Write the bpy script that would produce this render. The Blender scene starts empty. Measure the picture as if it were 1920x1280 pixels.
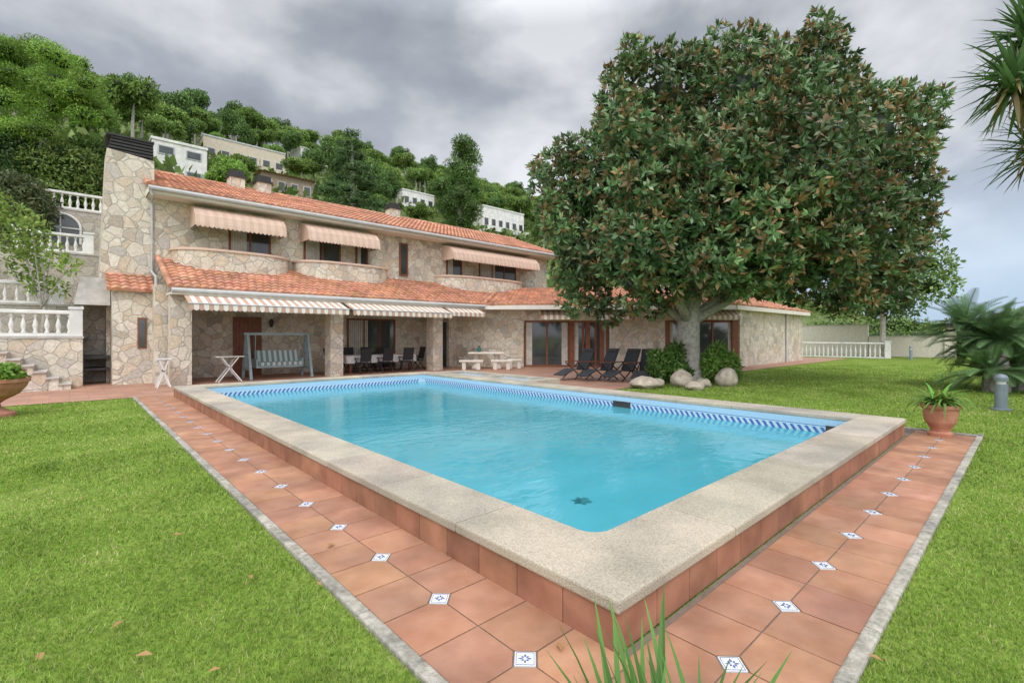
import bpy, math, random
import numpy as np
from mathutils import Vector, noise as mnoise
random.seed(7); rng=np.random.default_rng(7)
S=bpy.context.scene; col=S.collection
CH=1.55; FX,FY=0.677,0.736; RX,RY=0.736,-0.677
def P(px,d):
    l=d*(px-960)/902.0
    return (FX*d+RX*l, FY*d+RY*l)
def Zp(py,d): return CH+(630-py)/902.0*d
def PY(px,Y):
    r=(px-960)/902.0
    return Y/(FY+RY*r)           # depth at world Y
# ------------------------------------------------------------ materials
def nt(m):
    m.use_nodes=True; t=m.node_tree; return t,t.nodes,t.links
def mat(name,c1,c2=None,scale=8,rough=0.8,bump=0.0,bscale=None,spec=0.3,metal=0,detail=5,leaf=0.0,vary=None):
    m=bpy.data.materials.new(name); t,n,l=nt(m)
    b=n['Principled BSDF']; b.inputs['Roughness'].default_value=rough; b.inputs['Metallic'].default_value=metal
    b.inputs['Specular IOR Level'].default_value=spec
    tc=n.new('ShaderNodeTexCoord')
    at=n.new('ShaderNodeAttribute'); at.attribute_name='tint'
    mul=n.new('ShaderNodeMix'); mul.data_type='RGBA'; mul.blend_type='MULTIPLY'; mul.inputs[0].default_value=1
    c2=c2 or c1
    no=n.new('ShaderNodeTexNoise'); no.inputs['Scale'].default_value=scale; no.inputs['Detail'].default_value=detail
    l.new(tc.outputs['Object'],no.inputs['Vector'])
    rp=n.new('ShaderNodeValToRGB'); rp.color_ramp.elements[0].position=.32; rp.color_ramp.elements[1].position=.68
    rp.color_ramp.elements[0].color=(*c1,1); rp.color_ramp.elements[1].color=(*c2,1)
    l.new(no.outputs['Fac'],rp.inputs[0]); l.new(rp.outputs[0],mul.inputs[6])
    l.new(at.outputs['Color'],mul.inputs[7]); out=mul.outputs[2]
    if vary:
        n2=n.new('ShaderNodeTexNoise'); n2.inputs['Scale'].default_value=vary[0]; n2.inputs['Detail'].default_value=4
        l.new(tc.outputs['Object'],n2.inputs['Vector'])
        r2=n.new('ShaderNodeValToRGB'); r2.color_ramp.elements[0].position=.35; r2.color_ramp.elements[1].position=.65
        a=vary[1]; r2.color_ramp.elements[0].color=(a,a,a,1); r2.color_ramp.elements[1].color=(1.1,1.08,1.05,1)
        l.new(n2.outputs['Fac'],r2.inputs[0])
        m2=n.new('ShaderNodeMix'); m2.data_type='RGBA'; m2.blend_type='MULTIPLY'; m2.inputs[0].default_value=1
        l.new(out,m2.inputs[6]); l.new(r2.outputs[0],m2.inputs[7]); out=m2.outputs[2]
    l.new(out,b.inputs['Base Color'])
    if bump:
        bn=n.new('ShaderNodeTexNoise'); bn.inputs['Scale'].default_value=bscale or scale*3; bn.inputs['Detail'].default_value=4
        l.new(tc.outputs['Object'],bn.inputs['Vector'])
        bp=n.new('ShaderNodeBump'); bp.inputs['Strength'].default_value=bump; bp.inputs['Distance'].default_value=.02
        l.new(bn.outputs['Fac'],bp.inputs['Height']); l.new(bp.outputs[0],b.inputs['Normal'])
    if leaf:
        tr=n.new('ShaderNodeBsdfTranslucent'); l.new(out,tr.inputs['Color'])
        mx=n.new('ShaderNodeMixShader'); mx.inputs[0].default_value=leaf
        l.new(b.outputs[0],mx.inputs[1]); l.new(tr.outputs[0],mx.inputs[2]); l.new(mx.outputs[0],n['Material Output'].inputs[0])
    return m
def stone_mat(name,scale=3.0,ramp=None,mortar=(.42,.38,.32)):
    m=bpy.data.materials.new(name); t,n,l=nt(m); b=n['Principled BSDF']; b.inputs['Roughness'].default_value=.85; b.inputs['Specular IOR Level'].default_value=.2
    tc=n.new('ShaderNodeTexCoord')
    no=n.new('ShaderNodeTexNoise'); no.inputs['Scale'].default_value=3; no.inputs['Detail'].default_value=3
    l.new(tc.outputs['Object'],no.inputs['Vector'])
    add=n.new('ShaderNodeMix'); add.data_type='RGBA'; add.blend_type='LINEAR_LIGHT'; add.inputs[0].default_value=.06
    l.new(tc.outputs['Object'],add.inputs[6]); l.new(no.outputs['Color'],add.inputs[7])
    v1=n.new('ShaderNodeTexVoronoi'); v1.feature='DISTANCE_TO_EDGE'; v1.inputs['Scale'].default_value=scale
    v2=n.new('ShaderNodeTexVoronoi'); v2.inputs['Scale'].default_value=scale
    for v in (v1,v2): l.new(add.outputs[2],v.inputs['Vector'])
    sp=n.new('ShaderNodeSeparateColor'); l.new(v2.outputs['Color'],sp.inputs[0])
    rp=n.new('ShaderNodeValToRGB'); cr=rp.color_ramp
    ramp=ramp or [(.0,(.44,.38,.31)),(.2,(.66,.59,.49)),(.4,(.71,.66,.57)),(.58,(.60,.48,.36)),(.75,(.74,.68,.58)),(.9,(.62,.55,.48)),(1,(.50,.47,.43))]
    cr.elements[0].position=0; cr.elements[0].color=(*ramp[0][1],1); cr.elements[1].position=1; cr.elements[1].color=(*ramp[-1][1],1)
    for p,c in ramp[1:-1]:
        e=cr.elements.new(p); e.color=(*c,1)
    l.new(sp.outputs[0],rp.inputs[0])
    n3=n.new('ShaderNodeTexNoise'); n3.inputs['Scale'].default_value=14; n3.inputs['Detail'].default_value=6; l.new(tc.outputs['Object'],n3.inputs['Vector'])
    r3=n.new('ShaderNodeValToRGB'); r3.color_ramp.elements[0].position=.3; r3.color_ramp.elements[0].color=(.78,.76,.72,1); r3.color_ramp.elements[1].position=.7; r3.color_ramp.elements[1].color=(1.1,1.08,1.05,1)
    l.new(n3.outputs['Fac'],r3.inputs[0])
    mu=n.new('ShaderNodeMix'); mu.data_type='RGBA'; mu.blend_type='MULTIPLY'; mu.inputs[0].default_value=1
    l.new(rp.outputs[0],mu.inputs[6]); l.new(r3.outputs[0],mu.inputs[7])
    er=n.new('ShaderNodeValToRGB'); er.color_ramp.elements[0].position=.015; er.color_ramp.elements[1].position=.04
    l.new(v1.outputs['Distance'],er.inputs[0])
    mx=n.new('ShaderNodeMix'); mx.data_type='RGBA'; mx.inputs[6].default_value=(*mortar,1)
    l.new(er.outputs[0],mx.inputs[0]); l.new(mu.outputs[2],mx.inputs[7]); l.new(mx.outputs[2],b.inputs['Base Color'])
    ad=n.new('ShaderNodeMath'); ad.operation='MULTIPLY_ADD'; l.new(n3.outputs['Fac'],ad.inputs[0]); ad.inputs[1].default_value=.5; l.new(er.outputs[0],ad.inputs[2])
    bp=n.new('ShaderNodeBump'); bp.inputs['Strength'].default_value=.55; bp.inputs['Distance'].default_value=.03
    l.new(ad.outputs[0],bp.inputs['Height']); l.new(bp.outputs[0],b.inputs['Normal'])
    return m
def tile_mat(name,c1,c2,grout,size,rough=.6,off=(0,0),mort=.012):
    m=bpy.data.materials.new(name); t,n,l=nt(m); b=n['Principled BSDF']; b.inputs['Roughness'].default_value=rough
    tc=n.new('ShaderNodeTexCoord'); br=n.new('ShaderNodeTexBrick'); br.offset=0; br.squash=1
    br.inputs['Scale'].default_value=1/size; br.inputs['Mortar Size'].default_value=mort; br.inputs['Brick Width'].default_value=1; br.inputs['Row Height'].default_value=1
    br.inputs['Color1'].default_value=(*c1,1); br.inputs['Color2'].default_value=(*c2,1); br.inputs['Mortar'].default_value=(*grout,1)
    mp=n.new('ShaderNodeMapping'); mp.inputs['Location'].default_value=(off[0],off[1],0)
    l.new(tc.outputs['Object'],mp.inputs[0]); l.new(mp.outputs[0],br.inputs['Vector'])
    no=n.new('ShaderNodeTexNoise'); no.inputs['Scale'].default_value=1.3; no.inputs['Detail'].default_value=5; l.new(tc.outputs['Object'],no.inputs['Vector'])
    rp=n.new('ShaderNodeValToRGB'); rp.color_ramp.elements[0].position=.3; rp.color_ramp.elements[0].color=(.75,.75,.75,1); rp.color_ramp.elements[1].position=.7; rp.color_ramp.elements[1].color=(1.15,1.12,1.1,1)
    l.new(no.outputs['Fac'],rp.inputs[0])
    mu=n.new('ShaderNodeMix'); mu.data_type='RGBA'; mu.blend_type='MULTIPLY'; mu.inputs[0].default_value=1
    l.new(br.outputs[0],mu.inputs[6]); l.new(rp.outputs[0],mu.inputs[7]); l.new(mu.outputs[2],b.inputs['Base Color'])
    return m
M={}
M['stone']=stone_mat('crazy_stone',3.0)
M['stone2']=stone_mat('terrace_stone',2.8,[(0,(.36,.33,.28)),(.3,(.54,.49,.42)),(.5,(.57,.53,.47)),(.7,(.47,.41,.34)),(1,(.47,.44,.40))],(.36,.33,.29))
M['roof']=mat('roof_tile',(.50,.22,.13),(.62,.33,.22),3,.8,.3,20,vary=(1.2,.74))
M['white']=mat('white_paint',(.72,.70,.66),(.80,.79,.76),4,.6,.1,12,vary=(1.5,.85))
M['eave']=mat('eave_paint',(.45,.46,.46),(.55,.55,.54),4,.5)
M['soffit']=mat('soffit',(.70,.65,.58),(.76,.71,.64),4,.8)
M['wood']=mat('brown_wood',(.17,.06,.03),(.25,.09,.045),6,.45)
M['dark']=mat('dark_metal',(.035,.033,.032),(.05,.047,.045),6,.5)
M['black']=mat('black_fabric',(.022,.024,.028),(.036,.036,.04),10,.6)
M['glass']=mat('window_glass',(.04,.046,.046),(.08,.085,.08),1.2,.06,spec=.7)
M['curtain']=mat('curtain',(.46,.42,.36),(.6,.55,.48),5,.9)
M['awn']=mat('peach_awning',(.60,.43,.33),(.66,.48,.38),3,.85)
M['stripe']=mat('striped_awning',(.92,.92,.92),(1,1,1),3,.85)
M['cope']=mat('granite_coping',(.37,.32,.255),(.59,.53,.44),95,.85,.5,130,vary=(1.6,.74),detail=8)
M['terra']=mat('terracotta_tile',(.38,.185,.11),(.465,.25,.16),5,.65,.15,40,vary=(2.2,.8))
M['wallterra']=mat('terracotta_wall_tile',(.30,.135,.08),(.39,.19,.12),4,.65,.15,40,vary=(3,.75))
M['grout']=mat('grout',(.17,.13,.10),(.23,.18,.14),12,.9)
M['kerb']=mat('kerb_concrete',(.28,.265,.215),(.50,.47,.41),22,.9,.6,70,vary=(3,.62))
M['inset']=mat('inset_ceramic',(1,1,1),None,4,.25,spec=.5)
M['patio']=tile_mat('patio_tile',(.39,.20,.13),(.44,.245,.17),(.22,.155,.12),.3625)
M['basin']=tile_mat('pool_mosaic',(.26,.62,.72),(.30,.68,.76),(.34,.66,.72),.05,.4)
M['band']=mat('pale_blue_mosaic',(.30,.48,.64),(.42,.59,.72),60,.3)
M['bandw']=mat('waterline_white',(.42,.56,.66),(.52,.63,.70),20,.3)
M['bandb']=mat('waterline_blue',(.04,.11,.33),(.07,.17,.42),20,.3)
M['leaf']=mat('foliage',(1,1,1),None,1,.55,leaf=.25,spec=.2)
M['gloss']=mat('glossy_leaf',(1,1,1),None,1,.38,leaf=.18,spec=.45)
M['bark']=mat('bark',(.28,.255,.22),(.50,.46,.41),9,.9,.8,25)
M['rock']=mat('boulder',(.32,.27,.21),(.54,.46,.37),5,.9,.6,12)
M['pot']=mat('terracotta_pot',(.40,.16,.10),(.52,.26,.17),6,.7,.2)
M['steel']=mat('grey_bollard',(.22,.26,.30),(.27,.31,.35),6,.4,metal=.2)
M['conc']=mat('concrete',(.40,.37,.33),(.54,.5,.45),5,.9,.3)
M['swing']=mat('sage_paint',(.22,.29,.29),(.29,.36,.36),6,.5)
M['cloth']=mat('cloth',(.72,.70,.66),(.78,.76,.72),5,.9)
M['pale']=mat('pale_stone',(.62,.56,.47),(.72,.66,.57),6,.9,.3)
M['pink']=mat('pink_render',(.50,.27,.21),(.56,.32,.26),2,.9)
M['beige']=mat('beige_render',(.56,.48,.37),(.64,.56,.44),2,.9)
M['brownr']=mat('brown_render',(.30,.22,.15),(.38,.29,.21),2,.9)
M['greyw']=mat('grey_render',(.45,.46,.46),(.55,.56,.56),2,.9)
M['teal']=mat('teal_panel',(.03,.14,.13),(.04,.18,.16),3,.5)
M['hill']=mat('hill_ground',(.08,.12,.03),(.15,.19,.06),.25,.95)
M['soil']=mat('soil',(.12,.15,.04),(.19,.18,.09),1.2,.95)
M['lawn']=mat('lawn',(.15,.23,.035),(.24,.33,.07),1.1,.95,.7,60,vary=(35,.62),spec=.05)
def water_mat():
    m=bpy.data.materials.new('pool_water'); t,n,l=nt(m); n.remove(n['Principled BSDF'])
    tc=n.new('ShaderNodeTexCoord'); no=n.new('ShaderNodeTexNoise'); no.inputs['Scale'].default_value=2.6; no.inputs['Detail'].default_value=3; no.inputs['Distortion'].default_value=.6
    mp=n.new('ShaderNodeMapping'); mp.inputs['Rotation'].default_value=(0,0,.5); mp.inputs['Scale'].default_value=(1,1.9,1)
    l.new(tc.outputs['Object'],mp.inputs[0]); l.new(mp.outputs[0],no.inputs['Vector'])
    bp=n.new('ShaderNodeBump'); bp.inputs['Strength'].default_value=.14; bp.inputs['Distance'].default_value=.06; l.new(no.outputs['Fac'],bp.inputs['Height'])
    fr=n.new('ShaderNodeFresnel'); fr.inputs['IOR'].default_value=1.26; l.new(bp.outputs[0],fr.inputs['Normal'])
    gl=n.new('ShaderNodeBsdfGlossy'); gl.inputs['Roughness'].default_value=.04; gl.inputs['Color'].default_value=(.9,.96,1,1); l.new(bp.outputs[0],gl.inputs['Normal'])
    tr=n.new('ShaderNodeBsdfTransparent'); tr.inputs['Color'].default_value=(.66,.93,.97,1)
    df=n.new('ShaderNodeBsdfDiffuse')
    n2=n.new('ShaderNodeTexNoise'); n2.inputs['Scale'].default_value=.6; n2.inputs['Detail'].default_value=4; l.new(mp.outputs[0],n2.inputs['Vector'])
    rp=n.new('ShaderNodeValToRGB'); rp.color_ramp.elements[0].position=.3; rp.color_ramp.elements[1].position=.7
    rp.color_ramp.elements[0].color=(.075,.41,.49,1); rp.color_ramp.elements[1].color=(.12,.49,.57,1)
    l.new(n2.outputs['Fac'],rp.inputs[0]); l.new(rp.outputs[0],df.inputs['Color'])
    m1=n.new('ShaderNodeMixShader'); m1.inputs[0].default_value=.66; l.new(tr.outputs[0],m1.inputs[1]); l.new(df.outputs[0],m1.inputs[2])
    m2=n.new('ShaderNodeMixShader'); l.new(fr.outputs[0],m2.inputs[0]); l.new(m1.outputs[0],m2.inputs[1]); l.new(gl.outputs[0],m2.inputs[2])
    l.new(m2.outputs[0],n['Material Output'].inputs[0]); return m
M['water']=water_mat()
# ------------------------------------------------------------ object helpers
def tag(o,label=None,cat=None,group=None,kind=None):
    if label: o['label']=label
    if cat: o['category']=cat
    if group: o['group']=group
    if kind: o['kind']=kind
    return o
def thing(name,loc,label,cat,group=None):
    o=bpy.data.objects.new(name,None); o.empty_display_size=.2; col.objects.link(o); o.location=loc
    return tag(o,label,cat,group)
def wloc(o):
    v=Vector((0,0,0))
    while o is not None: v+=o.location; o=o.parent
    return v
def copy_tree(o,parent=None):
    c=o.copy(); col.objects.link(c)
    if parent: c.parent=parent
    for ch in list(o.children): copy_tree(ch,c)
    return c
class MB:
    def __init__(s): s.v=[];s.f=[];s.t=[]
    def add(s,vs,fs,t=(1,1,1)):
        b=len(s.v); s.v+= [tuple(x) for x in vs]; s.f+=[tuple(i+b for i in f) for f in fs]; s.t+=[t]*len(vs)
    HF=[(0,3,2,1),(4,5,6,7),(0,1,5,4),(1,2,6,5),(2,3,7,6),(3,0,4,7)]
    def box(s,x0,x1,y0,y1,z0,z1,t=(1,1,1)):
        s.add([(x0,y0,z0),(x1,y0,z0),(x1,y1,z0),(x0,y1,z0),(x0,y0,z1),(x1,y0,z1),(x1,y1,z1),(x0,y1,z1)],MB.HF,t); return s
    def ob(s,o,u,n,u0,u1,n0,n1,z0,z1,t=(1,1,1)):
        q=lambda a,b,z:(o[0]+u[0]*a+n[0]*b,o[1]+u[1]*a+n[1]*b,z)
        s.add([q(u0,n0,z0),q(u1,n0,z0),q(u1,n1,z0),q(u0,n1,z0),q(u0,n0,z1),q(u1,n0,z1),q(u1,n1,z1),q(u0,n1,z1)],MB.HF,t); return s
    def bar(s,p0,p1,w,h=None,t=(1,1,1)):
        h=h or w; a=Vector(p0);b=Vector(p1);d=(b-a).normalized()
        up=Vector((0,0,1)) if abs(d.z)<.95 else Vector((0,1,0))
        x=d.cross(up).normalized()*w/2; y=x.cross(d).normalized()*h/2
        s.add([a-x-y,a+x-y,a+x+y,a-x+y,b-x-y,b+x-y,b+x+y,b-x+y],MB.HF,t); return s
    def tube(s,pts,rs,n=8,t=(1,1,1)):
        pts=[Vector(p) for p in pts]
        if not hasattr(rs,'__len__'): rs=[rs]*len(pts)
        vs=[];fs=[]
        for i,p in enumerate(pts):
            d=(pts[min(i+1,len(pts)-1)]-pts[max(i-1,0)]).normalized()
            up=Vector((0,0,1)) if abs(d.z)<.9 else Vector((1,0,0))
            x=d.cross(up).normalized(); y=x.cross(d)
            for k in range(n):
                a=2*math.pi*k/n; vs.append(p+(x*math.cos(a)+y*math.sin(a))*rs[i])
        for i in range(len(pts)-1):
            for k in range(n):
                k2=(k+1)%n; fs.append((i*n+k,i*n+k2,(i+1)*n+k2,(i+1)*n+k))
        fs.append(tuple(range(n))[::-1]); fs.append(tuple((len(pts)-1)*n+k for k in range(n)))
        s.add(vs,fs,t); return s
    def lathe(s,cx,cy,prof,n=16,t=(1,1,1)):
        vs=[];fs=[]
        for r,z in prof:
            for k in range(n):
                a=2*math.pi*k/n; vs.append((cx+r*math.cos(a),cy+r*math.sin(a),z))
        for i in range(len(prof)-1):
            for k in range(n):
                k2=(k+1)%n; fs.append((i*n+k,i*n+k2,(i+1)*n+k2,(i+1)*n+k))
        fs.append(tuple(range(n))[::-1]); fs.append(tuple((len(prof)-1)*n+k for k in range(n)))
        s.add(vs,fs,t); return s
    def prism(s,poly,z0,z1,t=(1,1,1)):
        n=len(poly); vs=[(x,y,z0) for x,y in poly]+[(x,y,z1) for x,y in poly]
        s.add(vs,[tuple(range(n))[::-1],tuple(range(n,2*n))]+[(i,(i+1)%n,n+(i+1)%n,n+i) for i in range(n)],t); return s
    def ribbon(s,pts,th,z0,z1,t=(1,1,1)):
        n=len(pts); off=[]
        for i in range(n):
            a=pts[max(i-1,0)];b=pts[min(i+1,n-1)]; dx,dy=b[0]-a[0],b[1]-a[1]; L=math.hypot(dx,dy)
            off.append((-dy/L*th/2,dx/L*th/2))
        o=[(p[0]+q[0],p[1]+q[1]) for p,q in zip(pts,off)]; i_=[(p[0]-q[0],p[1]-q[1]) for p,q in zip(pts,off)]
        for k in range(n-1):
            s.add([(*i_[k],z0),(*i_[k+1],z0),(*o[k+1],z0),(*o[k],z0),(*i_[k],z1),(*i_[k+1],z1),(*o[k+1],z1),(*o[k],z1)],[(0,3,2,1),(4,5,6,7),(0,1,5,4),(2,3,7,6)]+([(3,0,4,7)] if k==0 else [])+([(1,2,6,5)] if k==n-2 else []),t)
    def build(s,name,m,parent=None,local=False,bevel=0,smooth=False,kind=None,label=None):
        me=bpy.data.meshes.new(name)
        off=Vector((0,0,0)) if (local or parent is None) else wloc(parent)
        me.from_pydata([(x-off.x,y-off.y,z-off.z) for x,y,z in s.v],[],s.f)
        a=me.color_attributes.new('tint','FLOAT_COLOR','POINT')
        a.data.foreach_set('color',np.array([(*t,1) for t in s.t],dtype=np.float32).ravel())
        me.materials.append(m); me.update()
        if smooth: me.polygons.foreach_set('use_smooth',[True]*len(me.polygons))
        o=bpy.data.objects.new(name,me); col.objects.link(o)
        if parent: o.parent=parent
        if bevel:
            b=o.modifiers.new('bevel','BEVEL'); b.width=bevel; b.segments=2; b.limit_method='ANGLE'
        if kind: o['kind']=kind
        if label: o['label']=label
        return o
def npmesh(name,V,Q,C,m,parent=None,smooth=False,k=4):
    me=bpy.data.meshes.new(name); off=np.array(wloc(parent)) if parent else np.zeros(3)
    V=(V-off).astype(np.float32); nf=len(Q)
    me.vertices.add(len(V)); me.vertices.foreach_set('co',V.ravel())
    me.loops.add(nf*k); me.loops.foreach_set('vertex_index',Q.astype(np.int32).ravel())
    me.polygons.add(nf); me.polygons.foreach_set('loop_start',np.arange(0,nf*k,k,dtype=np.int32))
    me.update(calc_edges=True)
    a=me.color_attributes.new('tint','FLOAT_COLOR','POINT')
    a.data.foreach_set('color',np.hstack([C,np.ones((len(C),1))]).astype(np.float32).ravel())
    me.materials.append(m); 
    if smooth: me.polygons.foreach_set('use_smooth',[True]*nf)
    o=bpy.data.objects.new(name,me); col.objects.link(o)
    if parent: o.parent=parent
    return o
def unit(a): return a/np.maximum(np.linalg.norm(a,axis=-1,keepdims=True),1e-9)
def leafquads(Pn,D,N,L,W,C):
    Sd=unit(np.cross(D,N)); Nn=np.cross(Sd,D)
    mid=Pn+D*(L*.5)[:,None]
    V=np.stack([Pn,mid+Sd*(W*.5)[:,None]+Nn*(W*.18)[:,None],Pn+D*L[:,None],mid-Sd*(W*.5)[:,None]+Nn*(W*.18)[:,None]],1).reshape(-1,3)
    Q=np.arange(len(V)).reshape(-1,4)
    return V,Q,np.repeat(C,4,axis=0)
def sphereq(c,r,colr,seed=0):
    nr,ns=7,12; vs=[]
    for i in range(nr):
        th=math.radians(4+172*i/(nr-1))
        for k in range(ns):
            ph=2*math.pi*k/ns; d=Vector((math.sin(th)*math.cos(ph),math.sin(th)*math.sin(ph),math.cos(th)))
            w=1+.18*mnoise.noise(d*2.3+Vector((seed,0,0)))
            vs.append((c[0]+d.x*r[0]*w,c[1]+d.y*r[1]*w,c[2]+d.z*r[2]*w))
    Q=[]
    for i in range(nr-1):
        for k in range(ns):
            Q.append((i*ns+k,(i+1)*ns+k,(i+1)*ns+(k+1)%ns,i*ns+(k+1)%ns))
    return np.array(vs),np.array(Q),np.tile(np.array(colr),(len(vs),1))
def crown(name,lobes,n,ll,lw,pal,parent,m,whorl=1,core=.6,corecol=(.012,.02,.006),shell=(.6,1.08),up=.15,spread=1.0,mincore=0,clump=.2):
    lob=[(np.array(c,float),np.array(r if hasattr(r,'__len__') else (r,r,r),float)) for c,r in lobes]
    ar=np.array([ (l[1].prod())**(2/3) for l in lob]); cnt=(n/whorl*ar/ar.sum()).astype(int)+1
    Ps=[];Os=[];Bs=[]
    for i,(c,r) in enumerate(lob):
        d=unit(rng.normal(size=(cnt[i],3))); f=shell[0]+(shell[1]-shell[0])*rng.random((cnt[i],1))**.6
        p=c+d*r*f; keep=np.ones(len(p),bool)
        for j,(c2,r2) in enumerate(lob):
            if j!=i: keep&=(((p-c2)/r2)**2).sum(1)>.42
        p=p[keep]; d=d[keep]; Ps.append(p); Os.append(unit(d/r*r.mean())); Bs.append(np.full(len(p),1-clump+2*clump*rng.random()))
    Pn=np.vstack(Ps);O=np.vstack(Os);B=np.concatenate(Bs)
    pc=np.array([p[:3] for p in pal]); pw=np.array([p[3] for p in pal]); pw=pw/pw.sum()
    B=B*(.75+.5*rng.random(len(B)))
    Pn=np.repeat(Pn,whorl,0);O=np.repeat(O,whorl,0);B=np.repeat(B,whorl)
    ci=rng.choice(len(pal),len(Pn),p=pw)
    if whorl>1:
        base=np.repeat(rng.choice(len(pal),len(Pn)//whorl,p=pw),whorl); ci=np.where(rng.random(len(Pn))<.55,base,ci)
    C=pc[ci]*B[:,None]*(.85+.3*rng.random((len(Pn),1)))
    D=unit(O*.55+unit(rng.normal(size=Pn.shape))*spread+np.array([0,0,up])); N=unit(O+.35*rng.normal(size=Pn.shape))
    L=ll*(.7+.6*rng.random(len(Pn))); W=lw*(.7+.6*rng.random(len(Pn)))
    V,Q,CC=leafquads(Pn,D,N,L,W,C); VV=[V];QQ=[Q];C3=[CC]; b=len(V)
    if core:  # dark blobs inside lobes: inner crown shade put into colour, also closes gaps
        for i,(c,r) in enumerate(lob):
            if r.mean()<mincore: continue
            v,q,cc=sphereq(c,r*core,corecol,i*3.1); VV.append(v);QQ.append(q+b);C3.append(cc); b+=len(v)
    return npmesh(name,np.vstack(VV),np.vstack(QQ),np.vstack(C3),m,parent)
def strapset(specs):
    V=[];Q=[];C=[];b=0
    for base,az,el,L,W,dr,c in specs:
        n=7; p=Vector(base); e=el; side=Vector((-math.sin(az),math.cos(az),0))
        for i in range(n+1):
            t=i/n; w=W*(1-t**2.2)*(.55+.9*min(t*3,1)*.5)+.001
            V+=[p-side*w/2,p+side*w/2]; C+=[c,c]
            e2=e-dr*t; p=p+Vector((math.cos(az)*math.cos(e2),math.sin(az)*math.cos(e2),math.sin(e2)))*L/n
        for i in range(n): Q.append((b+2*i,b+2*i+1,b+2*i+3,b+2*i+2))
        b+=2*(n+1)
    return np.array([tuple(v) for v in V]),np.array(Q),np.array(C)
def tile_roof(mb,A,B,Cc,D,tw=.23,th=.36,amp=.05,step=.035,sub=6):
    A,B,Cc,D=map(Vector,(A,B,Cc,D)); n=max(2,int(round((B-A).length/tw))); m=max(2,int(round(((D+Cc)/2-(A+B)/2).length/th)))
    nrm=(B-A).cross((D+Cc)/2-(A+B)/2).normalized()
    if nrm.z<0: nrm=-nrm
    lines=[(0,-.05)]
    for j in range(m): lines+=[(j/m,step),((j+1)/m,0)]
    cols=n*sub+1; vs=[];ts=[];tint={}
    for li,(v,o) in enumerate(lines):
        j=max(0,(li-1)//2)
        for i in range(cols):
            u=i/(cols-1); p=A.lerp(B,u).lerp(D.lerp(Cc,u),v); k=min(i//sub,n-1)
            h=amp*abs(math.cos(math.pi*(i%sub)/sub)) if o>-.01 else o
            vs.append(p+nrm*(h+(o if o>-.01 else 0)))
            if (k,j) not in tint:
                q=random.uniform(.80,1.12); tint[(k,j)]=(q,q*random.uniform(.93,1.07),q*random.uniform(.9,1.1))
            ts.append(tint[(k,j)])
    fs=[]
    for li in range(len(lines)-1):
        for i in range(cols-1):
            fs.append((li*cols+i,li*cols+i+1,(li+1)*cols+i+1,(li+1)*cols+i))
    b=len(mb.v); mb.v+=[tuple(x) for x in vs]; mb.f+=[tuple(i+b for i in f) for f in fs]; mb.t+=ts
# ------------------------------------------------------------ ground
PX0,PX1,PY0,PY1=1.95,9.60,1.36,15.0; IX0,IX1,IY0,IY1=2.5,9.05,1.92,14.45
g=MB(); xs=[-3000,PX0+.1,PX1-.1,3000]; ys=[-3000,PY0+.1,PY1-.1,3000]
for i in range(3):
    for j in range(3):
        if i==1 and j==1: continue
        g.add([(xs[i],ys[j],-.015),(xs[i+1],ys[j],-.015),(xs[i+1],ys[j+1],-.015),(xs[i],ys[j+1],-.015)],[(0,1,2,3)])
g.build('lawn',M['lawn'],kind='structure')
def grass():
    N=400000; d=np.exp(rng.uniform(math.log(1.1),math.log(26),N)); lat=rng.uniform(-1.25,1.25,N)*d
    X=FX*d+RX*lat; Y=FY*d+RY*lat
    nz=np.array([mnoise.noise((x*.7,y*.7,0))+.7*mnoise.noise((x*2.6,y*2.6,5)) for x,y in zip(X,Y)])
    left=(X<1.16)&(Y<15.5); right=((Y<.54)&(X>1.2))|((X>9.62)&(Y<8.15)&~((X<10.5)&(Y<1.5)))
    k=left|right; X,Y,d,nz=X[k],Y[k],d[k],nz[k]; n=len(X)
    h=(.013+.020*rng.random(n))*(1+.4*nz)*np.clip(1+(d-4)*.03,1,1.5); w=.0027*np.clip(d/2.6,.9,7)*(.7+.6*rng.random(n))
    a=rng.uniform(0,2*math.pi,n); ln=h*rng.uniform(.1,1.1,n); b=rng.uniform(0,2*math.pi,n)
    p=np.stack([X,Y,np.full(n,-.016)],1)
    s=np.stack([np.cos(a)*w,np.sin(a)*w,np.zeros(n)],1); tip=p+np.stack([np.cos(b)*ln,np.sin(b)*ln,h],1)
    V=np.stack([p-s,p+s,tip],1).reshape(-1,3); Q=np.arange(3*n).reshape(-1,3)
    pal=np.array([(.215,.345,.05),(.31,.44,.085),(.13,.23,.03),(.46,.44,.19),(.26,.39,.055)])
    ci=rng.choice(5,n,p=[.34,.26,.18,.08,.14]); ci=np.where((nz<-.35)&(rng.random(n)<.3),3,ci)
    C=pal[ci]*(1-.32*nz)[:,None]*(.8+.4*rng.random((n,1)))
    o=npmesh('grass',V,Q,np.repeat(C,3,0),M['leaf'],None,k=3)
    tag(o,'short mown green grass of the lawn on both sides of the pool path','grass',kind='stuff')
grass()
T=.3625; GP=.004
pm=MB(); im=MB(); base=MB()
base.box(1.25,1.985,.62,15.4,-.05,-.006); base.box(1.985,10.35,.62,1.37,-.05,-.006); base.box(9.63,10.35,1.37,1.6,-.05,-.006)
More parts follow.
